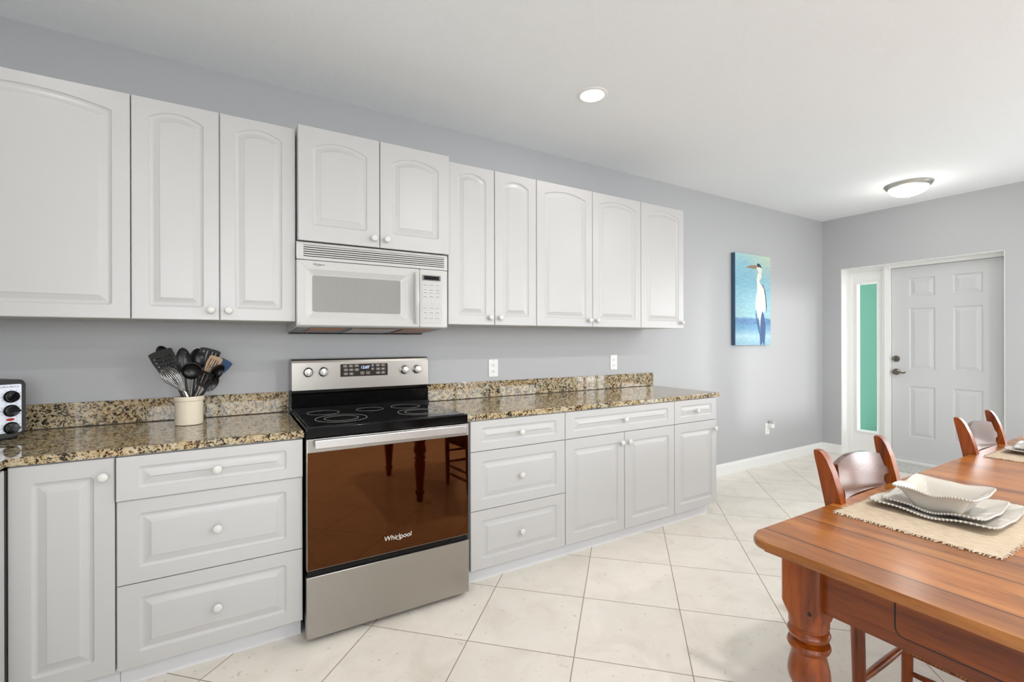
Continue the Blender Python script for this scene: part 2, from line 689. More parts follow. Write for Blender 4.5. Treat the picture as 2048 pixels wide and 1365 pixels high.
struct('wall_front', b, 'wall')
b = B()
box(b, XL - WT, XL, SL[1], 0.0, 0.0, ZC)
box(b, XL - WT, XL, YF, SL[0], 0.0, ZC)
box(b, XL - WT, XL, SL[0], SL[1], SL[3], ZC)
box(b, XL - WT, XL, SL[0], SL[1], 0.0, SL[2])
struct('wall_left', b, 'wall')


def glazing(name, axis, at, a0, a1, z0, z1, na, nz, fw=0.05, mun=0.018):
    """window or glazed door in a wall, frame and muntins with one pane sheet"""
    b = B()
    d0, d1 = at - 0.03, at + 0.03

    def bb(p0, p1, q0, q1):
        if axis == 'x':
            box(b, d0, d1, p0, p1, q0, q1)
        else:
            box(b, p0, p1, d0, d1, q0, q1)
    bb(a0, a0 + fw, z0, z1)
    bb(a1 - fw, a1, z0, z1)
    bb(a0, a1, z0, z0 + fw)
    bb(a0, a1, z1 - fw, z1)
    for k in range(1, na):
        c = a0 + (a1 - a0) * k / na
        bb(c - mun / 2, c + mun / 2, z0, z1)
    for k in range(1, nz):
        c = z0 + (z1 - z0) * k / nz
        bb(a0, a1, c - mun / 2, c + mun / 2)
    o = struct(name, b, 'trim')
    b = B()
    if axis == 'x':
        box(b, at - 0.003, at + 0.003, a0 + fw, a1 - fw, z0 + fw, z1 - fw)
    else:
        box(b, a0 + fw, a1 - fw, at - 0.003, at + 0.003, z0 + fw, z1 - fw)
    obj('pane', b, 'glass', o, None)
    return o


glazing('added_window_3', 'y', YF - 0.11, FS[0], FS[1], FS[2], FS[3], 2, 1, 0.06, 0.05)
glazing('added_window_5', 'y', YF - 0.11, FT[0], FT[1], FT[2], FT[3], 2, 1, 0.06, 0.05)
glazing('window_2', 'y', YF - 0.11, FW[0], FW[1], FW[2], FW[3], 1, 1, 0.01)
glazing('added_window_4', 'x', XR + 0.11, EW[0], EW[1], EW[2], EW[3], 2, 1, 0.05, 0.03)
glazing('door_2', 'x', XR + 0.11, GD[0], GD[1], GD[2], GD[3], 3, 5, 0.10)
glazing('added_window_6', 'x', XL - 0.11, SL[0], SL[1], SL[2], SL[3], 2, 1, 0.05, 0.04)

# baseboards
b = B()
prism(b, [(0, 0), (-0.016, 0), (-0.016, 0.085), (-0.010, 0.098), (-0.004, 0.106), (0, 0.106)], 2.79, XR, 'x')
struct('baseboard_back', b, 'trim')
b = B()
box(b, XR - 0.016, XR, FD[1], -0.016, 0, 0.106, 0.004)
box(b, XR - 0.016, XR, GD[1], FD[0], 0, 0.106, 0.004)
struct('baseboard_right', b, 'trim')

# front door in its recess: jamb/mullion trim, side window, slab
DX = XR + 0.16
b = B()
box(b, DX - 0.02, DX + 0.06, -0.240, FD[1] + 0.0, 0.0, FD[3])           # left jamb
box(b, DX - 0.045, DX + 0.06, -0.603, -0.560, 0.0, FD[3])               # mullion
box(b, DX - 0.03, DX + 0.06, -0.560, -0.535, 0.0, FD[3])
box(b, DX - 0.02, DX + 0.06, FD[0], -0.24, FD[3] - 0.035, FD[3])        # head
box(b, DX - 0.02, DX + 0.06, FD[0], -0.24, 0.0, 0.035)                  # sill
struct('trim_1', b, 'trim')
b = B()                                                                 # white edge of the recess
box(b, XR, XR + 0.14, FD[1] - 0.004, FD[1], 0.0, FD[3])
box(b, XR, XR + 0.14, FD[0], FD[1], FD[3] - 0.004, FD[3])
box(b, XR, XR + 0.14, FD[0], FD[0] + 0.004, 0.0, FD[3])
struct('trim_2', b, 'trim')

win = None
y0, y1, z0, z1 = -0.535, -0.240, 0.035, FD[3] - 0.035
gy0, gy1, gz0, gz1 = -0.472, -0.303, 0.285, 1.915
b = B()
rec = lambda a0, a1, c0, c1, x: [(x, a0, c0), (x, a1, c0), (x, a1, c1), (x, a0, c1)]
loft(b, [rec(y0, y1, z0, z1, DX + 0.03), rec(y0, y1, z0, z1, DX), rec(gy0 - 0.03, gy1 + 0.03, gz0 - 0.03, gz1 + 0.03, DX),
         rec(gy0 - 0.026, gy1 + 0.026, gz0 - 0.026, gz1 + 0.026, DX - 0.012), rec(gy0 - 0.012, gy1 + 0.012, gz0 - 0.012, gz1 + 0.012, DX - 0.012),
         rec(gy0, gy1, gz0, gz1, DX + 0.006), rec(gy0, gy1, gz0, gz1, DX + 0.03)], False, False)
win = struct('window_1', b, 'trim')
b = B()
box(b, DX + 0.012, DX + 0.018, gy0, gy1, gz0, gz1)
obj('pane', b, 'glass', win, None)


def six_panel(name, ya, yb, za, zb, panels, x):
    """door slab facing -X with moulded raised panels cut into its face"""
    b = B()
    ys = sorted({ya, yb} | {p for q in panels for p in q[:2]})
    zs = sorted({za, zb} | {p for q in panels for p in q[2:]})
    ps = {(q[0], q[2]): q for q in panels}
    vv = {}

    def V(y, z, d=0.0):
        k = (round(y, 4), round(z, 4), round(d, 4))
        if k not in vv:
            vv[k] = b.verts.new((x + d, y, z))
        return vv[k]
    for i in range(len(ys) - 1):
        for j in range(len(zs) - 1):
            a0, a1, c0, c1 = ys[i], ys[i + 1], zs[j], zs[j + 1]
            inside = [q for q in panels if q[0] <= a0 and a1 <= q[1] and q[2] <= c0 and c1 <= q[3]]
            if inside:
                continue
            b.faces.new((V(a0, c0), V(a1, c0), V(a1, c1), V(a0, c1)))
    for (a0, a1, c0, c1) in panels:
        L = []
        for ins, d in ((0, 0), (0.006, 0.007), (0.014, 0.010), (0.022, 0.008), (0.050, 0.001), (0.054, 0.001)):
            L.append([V(a0 + ins, c0 + ins, d), V(a1 - ins, c0 + ins, d), V(a1 - ins, c1 - ins, d), V(a0 + ins, c1 - ins, d)])
        for p, q in zip(L, L[1:]):
            for k in range(4):
                b.faces.new((p[k], p[(k + 1) % 4], q[(k + 1) % 4], q[k]))
        b.faces.new(L[-1])
    box(b, x + 0.011, x + 0.045, ya, yb, za, zb)
    for e in ((ya, za, ya, zb), (yb, za, yb, zb), (ya, za, yb, za), (ya, zb, yb, zb)):
        p, q = (e[0], e[1]), (e[2], e[3])
        b.faces.new([b.verts.new((x, *p)), b.verts.new((x, *q)), b.verts.new((x + 0.02, *q)), b.verts.new((x + 0.02, *p))])
    return struct(name, b, 'doorpaint')


pc = [(-0.967, -0.755), (-1.3185, -1.102)]
pr_ = [(1.742, 1.937), (0.984, 1.622), (0.282, 0.810)]
door = six_panel('door_1', FD[0] + 0.003, -0.606, 0.037, FD[3] - 0.038,
                 [(a[0], a[1], c[0], c[1]) for a in pc for c in pr_], DX + 0.012)
NEGX = Matrix.Rotation(-pi / 2, 4, 'Y')   # +Z -> -X
b = B()
lathe(b, [(0, 0.0), (0.033, 0.0), (0.033, 0.008), (0.028, 0.014), (0.016, 0.017), (0, 0.018)], 24, Matrix.Translation((DX + 0.012, -0.645, 1.093)) @ NEGX)
box(b, DX - 0.022, DX - 0.004, -0.650, -0.640, 1.079, 1.107, 0.002)
obj('deadbolt', b, 'pewter', door)
b = B()
lathe(b, [(0, 0.0), (0.034, 0.0), (0.033, 0.008), (0.024, 0.016), (0.013, 0.022), (0.013, 0.05), (0, 0.052)], 24, Matrix.Translation((DX + 0.012, -0.645, 0.954)) @ NEGX)
tube(b, [(DX - 0.035, -0.645, 0.954), (DX - 0.038, -0.670, 0.958), (DX - 0.036, -0.695, 0.951), (DX - 0.034, -0.720, 0.946), (DX - 0.034, -0.738, 0.953), (DX - 0.034, -0.740, 0.962)],
     [0.010, 0.010, 0.008, 0.007, 0.007, 0.005], 10)
obj('door_handle', b, 'pewter', door)
# outside the front door: green porch wall and paving
b = B()
box(b, 7.25, 7.4, -2.0, 3.5, 0.0, 3.0)
struct('wall_porch', b, 'green')
b = B()
box(b, XR + WT, 7.4, -2.0, 3.5, 2.85, 3.0)
struct('added_porch_roof', b, 'trim')  # unseen roof added to cut the light on the green wall

# doormat inside the recess
b = B()
prism(b, rrect(5.365, 5.775, -1.47, -0.575, 0.02, 4), 0.0, 0.012, 'z', 0.003)
tag(obj('doormat', b, 'doormat'), 'pale grey speckled mat on the floor in front of the white entry door', 'doormat')


# ------------------------------------------------------------------ cabinets
def outline(w, h, ml, mr, mb, mt, rise, d, n=16, cr=0.012):
    """closed outline of an (optionally arched) panel inset d, in (x, z)"""
    x0, x1, z0 = ml + d, w - mr - d, mb + d
    cxm = (ml + w - mr) / 2
    half = (w - ml - mr) / 2
    pts = []
    r = max(cr - d, 0.0015)
    for k in range(4):
        a = pi + pi / 2 * k / 3
        pts.append((x0 + r + r * cos(a), z0 + r + r * sin(a)))
    for k in range(4):
        a = 1.5 * pi + pi / 2 * k / 3
        pts.append((x1 - r + r * cos(a), z0 + r + r * sin(a)))
    if rise > 0:
        R0 = (half * half + rise * rise) / (2 * rise)
        cz = h - mt - R0
        Rd = R0 - d
        hh = x1 - cxm
        a1 = math.acos(min(1, hh / Rd))
        for k in range(n + 1):
            a = a1 + (pi - 2 * a1) * k / n
            pts.append((cxm + Rd * cos(a), cz + Rd * sin(a)))
    else:
        z1 = h - mt - d
        for k in range(4):
            a = pi / 2 * k / 3
            pts.append((x1 - r + r * cos(a), z1 - r + r * sin(a)))
        for k in range(n - 7):
            s = (k + 1) / (n - 6)
            pts.append((x1 - r + (x0 - x1 + 2 * r) * s, z1))
        for k in range(4):
            a = pi / 2 + pi / 2 * k / 3
            pts.append((x0 + r + r * cos(a), z1 - r + r * sin(a)))
    return pts


TH = 0.019


def panel_front(w, h, margins, rise=0.0):
    """thermofoil door or drawer front: x 0..w, z 0..h, face at y=-TH"""
    ml, mr, mb, mt = margins
    b = B()
    O = outline(w, h, ml, mr, mb, mt, rise, 0.0)
    # outer rectangle sampled to match
    n = len(O)
    outer = []
    for i, (x, z) in enumerate(O):
        if i < 4:
            outer.append((0.0, h * 0.0) if i > 1 else (0.0, 0.0 if i else z))
        elif i < 8:
            outer.append((w, 0.0) if i < 6 else (w, 0.0 if i < 7 else z))
        else:
            s = (i - 8) / (n - 9)
            if s == 0:
                outer.append((w, z))
            elif s == 1:
                outer.append((0.0, z))
            else:
                s2 = (i - 9) / (n - 11)
                outer.append((w * (1 - s2), h))
    # tidy bottom corners
    outer[0] = (0.0, O[0][1])
    outer[1] = (0.0, O[0][1] * 0.5)
    outer[2] = (0.0, 0.0)
    outer[3] = (O[3][0], 0.0)
    outer[4] = (O[4][0], 0.0)
    outer[5] = (w, 0.0)
    outer[6] = (w, O[7][1] * 0.5)
    outer[7] = (w, O[7][1])
    e = 0.0025

    def shrink(p):
        return (min(max(p[0], e), w - e), min(max(p[1], e), h - e))
    L = [[(x, 0.0, z) for x, z in outer], [(x, -TH + e, z) for x, z in outer], [(x, -TH, z) for x, z in map(shrink, outer)]]
    for d, dep in ((0, 0), (0.0015, 0.0022), (0.004, 0.0042), (0.0075, 0.0050), (0.010, 0.0064), (0.013, 0.0066), (0.016, 0.0062),
                   (0.036, 0.0012), (0.037, 0.0002), (0.040, 0.0)):
        L.append([(x, -TH + dep, z) for x, z in outline(w, h, ml, mr, mb, mt, rise, d)])
    loft(b, L, True, True)
    return b


b = B()
lathe(b, [(0, 0.0), (0.0075, 0.0), (0.0062, 0.004), (0.006, 0.010), (0.009, 0.013), (0.0145, 0.016), (0.0165, 0.020), (0.0155, 0.0245), (0.010, 0.0275), (0, 0.0285)], 20, NEGY)
bmesh.ops.recalc_face_normals(b, faces=b.faces)
finish(b, 50)
KNOB = bpy.data.meshes.new('knob')
b.to_mesh(KNOB)
b.free()
KNOB.materials.append(M['knob'])


def add_front(root, name, x, z, w, h, face, rise, margins, knob, ky=None):
    """front placed with its lower-left corner at (x, z), outer face at y=face"""
    f = obj(name, panel_front(w, h, margins, rise), 'cab', root, 40)
    f.location = (x, face + TH, z)
    if knob:
        inst('knob', KNOB, f, (knob[0], -TH, knob[1]))
    return f


GAPX = 0.0018


def upper(label, x0, x1, z0, z1, face, doors, group='white wall cabinets'):
    t = thing('wall_cabinet', label, 'cabinet', (x0, 0, z0), 0, group)
    w, h = x1 - x0, z1 - z0
    b = B()
    box(b, 0.0012, w - 0.0012, face + TH + 0.001, -0.002, 0.002, h - 0.001)
    obj('body', b, 'carcass', t, None)
    n = len(doors)
    for i, kside in enumerate(doors):
        dw = w / n
        big = 0.036 if dw > 0.5 else 0.032
        kx = (dw - 2 * GAPX - 0.031) if kside == 'r' else 0.031
        k = (kx, 0.043) if kside else None
        if h < 0.6:
            add_front(t, 'door', i * dw + GAPX, 0, dw - 2 * GAPX, h, face, 0.036, (0.062, 0.062, 0.075, 0.062), k)
        else:
            add_front(t, 'door', i * dw + GAPX, 0, dw - 2 * GAPX, h, face, big, (0.056, 0.056, 0.052, 0.044), k)
    return t


ZU0, ZU1, YU, YM = 1.3843, 2.2885, -0.4179, -0.447
upper('tall white wall cabinet with one wide arched door at the far left', -1.2250, -0.6152, ZU0, ZU1, YU, [''])
upper('white wall cabinet with two narrow arched doors just left of the microwave', -0.6152, -0.0085, ZU0, ZU1, YU, ['r', 'l'])
upper('short white wall cabinet with two arched doors directly above the microwave', -0.0040, 0.7580, 1.7641, 2.3036, YM, ['r', 'l'])
upper('white wall cabinet with two narrow arched doors just right of the microwave', 0.7600, 1.3498, ZU0, ZU1, YU, ['r', 'l'])
upper('white wall cabinet with two wide arched doors, above the window reflection', 1.3498, 2.2524, ZU0, ZU1, YU, ['r', 'l'])
upper('white wall cabinet with a single arched door, nearest the heron painting', 2.2524, 2.7104, ZU0, ZU1, YU, ['r'])

YFc = -0.645
ZT, ZG1, ZG2, ZB_ = 0.8761, 0.7150, 0.4067, 0.0992


def base_cab(label, x0, x1, rows, ztop=ZT, group='white base cabinets', toe=True):
    t = thing('base_cabinet', label, 'cabinet', (x0, 0, 0), 0, group)
    w = x1 - x0
    b = B()
    box(b, 0.0012, w - 0.0012, YFc + TH + 0.001, -0.003, ZB_, 0.8795)
    obj('body', b, 'carcass', t, None)
    b = B()
    box(b, 0.0, w, -0.563, -0.545, 0.0, ZB_)
    obj('toe_kick', b, 'toe', t, None)
    for kind, a0, a1, c0, c1, k, dy in rows:
        fw, fh = (a1 - a0) - 2 * GAPX, (c1 - c0) - 0.003
        if kind == 'drawer':
            mz = 0.038 if fh < 0.2 else 0.052
            mx = 0.062 if fw > 0.5 else 0.055
            mg = (mx, mx, mz, mz)
        else:
            mg = (0.056, 0.056, 0.056, 0.060)
        kn = {'c': (fw / 2, fh / 2), 'r': (fw - 0.030, fh - 0.062), 'l': (0.030, fh - 0.062)}[k]
        add_front(t, kind, a0 + GAPX, c0 + 0.0015, fw, fh, YFc - dy, 0.0, mg, kn)
    return t


def stack(w, dy=0.0):
    return [('drawer', 0, w, ZG1, ZT, 'c', dy), ('drawer', 0, w, ZG2, ZG1, 'c', 0), ('drawer', 0, w, ZB_, ZG2, 'c', 0)]


base_cab('white base cabinet with one tall door at the far left under the granite', -0.9040, -0.6275, [('door', 0, 0.2765, ZB_, ZT, 'r', 0)])
base_cab('white three-drawer base cabinet just left of the stainless range', -0.6260, -0.0080, stack(0.618, 0.012))
base_cab('white three-drawer base cabinet just right of the stainless range', 0.7836, 1.3952, stack(0.6116))
w2 = 2.3299 - 1.3952
base_cab('white base cabinet with one wide drawer above two doors', 1.3952, 2.3299,
         [('drawer', 0, w2, ZG1, ZT, 'c', 0), ('door', 0, w2 * 0.503, ZB_, ZG1, 'r', 0), ('door', w2 * 0.503, w2, ZB_, ZG1, 'l', 0)])
w3 = 2.7856 - 2.3299
base_cab('narrow white base cabinet with small drawer above one door, at the end nearest the entry', 2.3299, 2.7856,
         [('drawer', 0, w3, ZG1, ZT, 'c', 0), ('door', 0, w3, ZB_, ZG1, 'r', 0)])

# corner run along the left wall (only its edge is in the photo)
t = thing('corner_cabinet', 'white cabinet front facing sideways at the left edge, beside a dark ribbed strip', 'cabinet', (XL, -0.66, 0))
b = B()
box(b, 0.003, 0.637, -1.25, -0.006, ZB_, 0.8795)
obj('body', b, 'carcass', t, None)
b = B()
box(b, 0.003, 0.565, -1.25, -0.006, 0.0, ZB_)
obj('toe_kick', b, 'toe', t, None)
for k in range(2):
    f = obj('door', panel_front(0.60, 0.773, (0.056, 0.056, 0.056, 0.056)), 'cab', t, 40)
    f.rotation_euler = (0, 0, pi / 2)
    f.location = (0.639, -0.608 - 0.605 * k, ZB_ + 0.001)
b = B()
box(b, 0.640, 0.6565, 0.001, 0.014, ZB_, 0.868)
fs_ = obj('filler_strip', b, 'slot', t, None)
fs_['label'] = 'dark ribbed strip'
b = B()
for k in range(76):
    zz_ = ZB_ + 0.004 + k * 0.0101
    box(b, 0.640, 0.6550, -0.003, 0.0012, zz_, zz_ + 0.0058)
obj('ribs', b, 'gap', fs_, None)

# countertops
CT, CF = 0.910, -0.6513


def slab(bm, poly, z0, z1, bev):
    a = [bm.verts.new((x, y, z0)) for x, y in poly]
    c = [bm.verts.new((x, y, z1)) for x, y in poly]
    n = len(poly)
    top = bm.faces.new(c)
    bm.faces.new(a)
    for k in range(n):
        bm.faces.new((a[k], a[(k + 1) % n], c[(k + 1) % n], c[k]))
    bmesh.ops.bevel(bm, geom=list(top.edges), offset=bev, segments=3, affect='EDGES', profile=0.5)


t = thing('countertop', 'speckled granite countertop left of the range, under the utensil crock', 'countertop', (0, 0, CT), 0, 'granite countertops')
b = B()
slab(b, [(XL + 0.003, -0.002), (-0.0035, -0.002), (-0.0035, CF), (-0.905, CF), (-0.905, -1.92), (XL + 0.003, -1.92)], -0.029, 0.0, 0.006)
o = obj('slab', b, 'granite', t, 30)
b = B()
box(b, XL + 0.003, -0.0035, -0.0215, -0.002, 0.0030, 0.110, 0.0015)
box(b, XL + 0.003, XL + 0.0225, -1.92, -0.022, 0.0005, 0.110, 0.0015)
obj('backsplash', b, 'granite', t, 30)
t = thing('countertop', 'speckled granite countertop right of the range, with a window reflected in it', 'countertop', (0, 0, CT), 0, 'granite countertops')
b = B()
slab(b, [(0.7625, -0.002), (2.8150, -0.002), (2.8150, CF), (0.7625, CF)], -0.029, 0.0, 0.006)
obj('slab', b, 'granite', t, 30)
b = B()
box(b, 0.7625, 2.8130, -0.0215, -0.002, 0.0030, 0.109, 0.0015)
obj('backsplash', b, 'granite', t, 30)


# ------------------------------------------------------------------ range
def range_():
    RW = 0.757
    t = thing('range', 'freestanding stainless steel electric range with black glass cooktop and oven window', 'range', (0.001, 0, 0))
    b = B()
    box(b, 0.004, RW - 0.004, -0.628, -0.03, 0.028, 0.876)
    obj('body', b, 'blackmat', t, None)
    for x in (0.06, RW - 0.06):
        b = B()
        lathe(b, [(0, 0), (0.022, 0), (0.022, 0.008), (0.012, 0.014), (0.012, 0.03), (0, 0.03)], 16, Matrix.Translation((x, -0.60, 0)))
        obj('foot', b, 'blackmat', t)
    b = B()
    box(b, 0.0, RW, -0.680, -0.640, 0.0265, 0.289, 0.003)
    obj('storage_drawer', b, 'steel', t)
    b = B()
    box(b, 0.004, RW - 0.004, -0.668, -0.630, 0.290, 0.313)
    for k in range(46):
        x = 0.05 + k * (RW - 0.1) / 46
        box(b, x, x + 0.007, -0.6700, -0.667, 0.297, 0.306)
    obj('vent_trim', b, 'black', t, None)
    # oven door
    b = B()
    box(b, 0.001, RW - 0.001, -0.678, -0.636, 0.315, 0.875, 0.004)
    d = obj('oven_door', b, 'steel', t)
    b = B()
    box(b, 0.004, RW - 0.004, -0.6812, -0.6775, 0.319, 0.8175, 0.001)
    obj('window', b, 'ovenglass', d)
    b = B()
    box(b, 0.029, RW - 0.028, -0.716, -0.700, 0.837, 0.8755, 0.0045, 3)
    for x in (0.06, RW - 0.09):
        box(b, x, x + 0.03, -0.702, -0.676, 0.846, 0.866)
    obj('handle', b, 'steel_bright', d)
    text('logo', 'Whirlpool', 0.031, 'printw', d, face_y(0.392, -0.6814, 0.3835), 0.0002, 0.12)
    b = B()
    ring = [(0.398 + 0.017 * cos(a), -0.6815, 0.3805 + 0.011 * sin(a)) for a in [radians(200 + 8 * k) for k in range(28)]]
    tube(b, ring, 0.0008, 5)
    obj('logo_swirl', b, 'printw', d)
    # cooktop
    b = B()
    box(b, 0.0, RW, -0.672, -0.070, 0.877, 0.921, 0.004)
    ck = obj('cooktop', b, 'black', t)
    b = B()
    box(b, 0.014, RW - 0.014, -0.655, -0.118, 0.9205, 0.9232, 0.001)
    obj('glass_surface', b, 'cooktop', ck)
    for (x, y, r) in ((0.183, -0.472, 0.118), (0.183, -0.472, 0.078), (0.137, -0.245, 0.078), (0.375, -0.245, 0.070), (0.575, -0.235, 0.080), (0.570, -0.470, 0.108), (0.570, -0.470, 0.072)):
        b = B()
        n = 64
        R1 = [[(x + q * cos(2 * pi * k / n), y + q * sin(2 * pi * k / n), 0.9234 + dz) for k in range(n)] for q, dz in ((r, 0), (r, 0.0002), (r - 0.0018, 0.0002), (r - 0.0018, 0))]
        loft(b, R1, False, False)
        obj('burner_ring', b, 'printw', ck)
    # backguard
    b = B()
    prism(b, [(-0.028, 0.90), (-0.128, 0.921), (-0.128, 0.938), (-0.112, 0.944), (-0.118, 1.008), (-0.104, 1.014), (-0.104, 1.030), (-0.028, 1.030)], 0.0, RW, 'x')
    obj('splash_panel', b, 'black', t, None)
    b = B()
    prism(b, [(-0.030, 1.0295), (-0.112, 1.0295), (-0.112, 1.176), (-0.108, 1.188), (-0.098, 1.195), (-0.085, 1.1975), (-0.030, 1.1975)], 0.0, RW, 'x', 0.004)
    bg = obj('backguard', b, 'steel', t)
    yb = -0.1122
    b = B()
    box(b, 0.248, 0.510, yb - 0.0012, yb + 0.001, 1.0965, 1.1625)
    pa = obj('control_panel', b, 'screen', bg, None)
    b = B()
    loft(b, [[(0.246, yb - 0.0004, 1.0945), (0.512, yb - 0.0004, 1.0945), (0.512, yb - 0.0004, 1.1645), (0.246, yb - 0.0004, 1.1645)],
             [(0.248, yb - 0.0016, 1.0965), (0.510, yb - 0.0016, 1.0965), (0.510, yb - 0.0016, 1.1625), (0.248, yb - 0.0016, 1.1625)]], False, False)
    obj('panel_bezel', b, 'steel_bright', bg, None)
    text('clock_digits', '12:07', 0.022, 'digit', bg, face_y(0.381, yb - 0.0014, 1.1435), 0.0002, 0.1)
    keys = [(0.273, 1.153), (0.304, 1.153), (0.335, 1.154), (0.277, 1.132), (0.306, 1.132), (0.336, 1.132), (0.276, 1.110), (0.306, 1.110),
            (0.424, 1.154), (0.424, 1.134), (0.453, 1.154), (0.484, 1.154), (0.455, 1.133), (0.484, 1.133), (0.455, 1.111), (0.484, 1.111)]
    for i, (x, z) in enumerate(keys + [(0.366, 1.112), (0.398, 1.112)]):
        big = i >= len(keys)
        w, h = (0.010, 0.0075) if big else (0.0105 if i not in (8, 9) else 0.006, 0.0058)
        b = B()
        o_, i_ = rrect(x - w, x + w, z - h, z + h, 0.003, 3), rrect(x - w + 0.0011, x + w - 0.0011, z - h + 0.0011, z + h - 0.0011, 0.002, 3)
        loft(b, [[(p, yb - 0.0013, q) for p, q in o_], [(p, yb - 0.0019, q) for p, q in o_], [(p, yb - 0.0019, q) for p, q in i_], [(p, yb - 0.0013, q) for p, q in i_]], False, False)
        box(b, x - w * 0.45, x + w * 0.45, yb - 0.0018, yb - 0.0013, z - 0.0016, z + 0.0016)
        obj('key', b, 'printw', bg, None)
    for x, z in ((0.0827, 1.1255), (0.1589, 1.1255), (0.6108, 1.1225), (0.6861, 1.1235)):
        b = B()
        lathe(b, [(0.0255, 0.0), (0.0255, 0.004), (0.0225, 0.006), (0.0215, 0.020), (0.019, 0.023), (0, 0.0235)], 32, Matrix.Translation((x, yb, z)) @ NEGY)
        k = obj('knob', b, 'chrome', bg, 35)
        b = B()
        box(b, x - 0.0065, x + 0.0065, yb - 0.035, yb - 0.02, z - 0.0205, z + 0.0205, 0.003)
        obj('knob_grip', b, 'steel_bright', k)
        b = B()
        n = 40
        loft(b, [[(x + q * cos(2 * pi * j / n), yb - 0.0005, z + q * sin(2 * pi * j / n)) for j in range(n)] for q in (0.0305, 0.0312)], False, False)
        for a in (90, 270, 225, 315, 180, 0):
            ax, az = x + 0.037 * cos(radians(a)), z + 0.037 * sin(radians(a))
            box(b, ax - 0.0012, ax + 0.0012, yb - 0.0006, yb, az - 0.001, az + 0.001)
        obj('dial_marks', b, 'printg', bg, None)


range_()


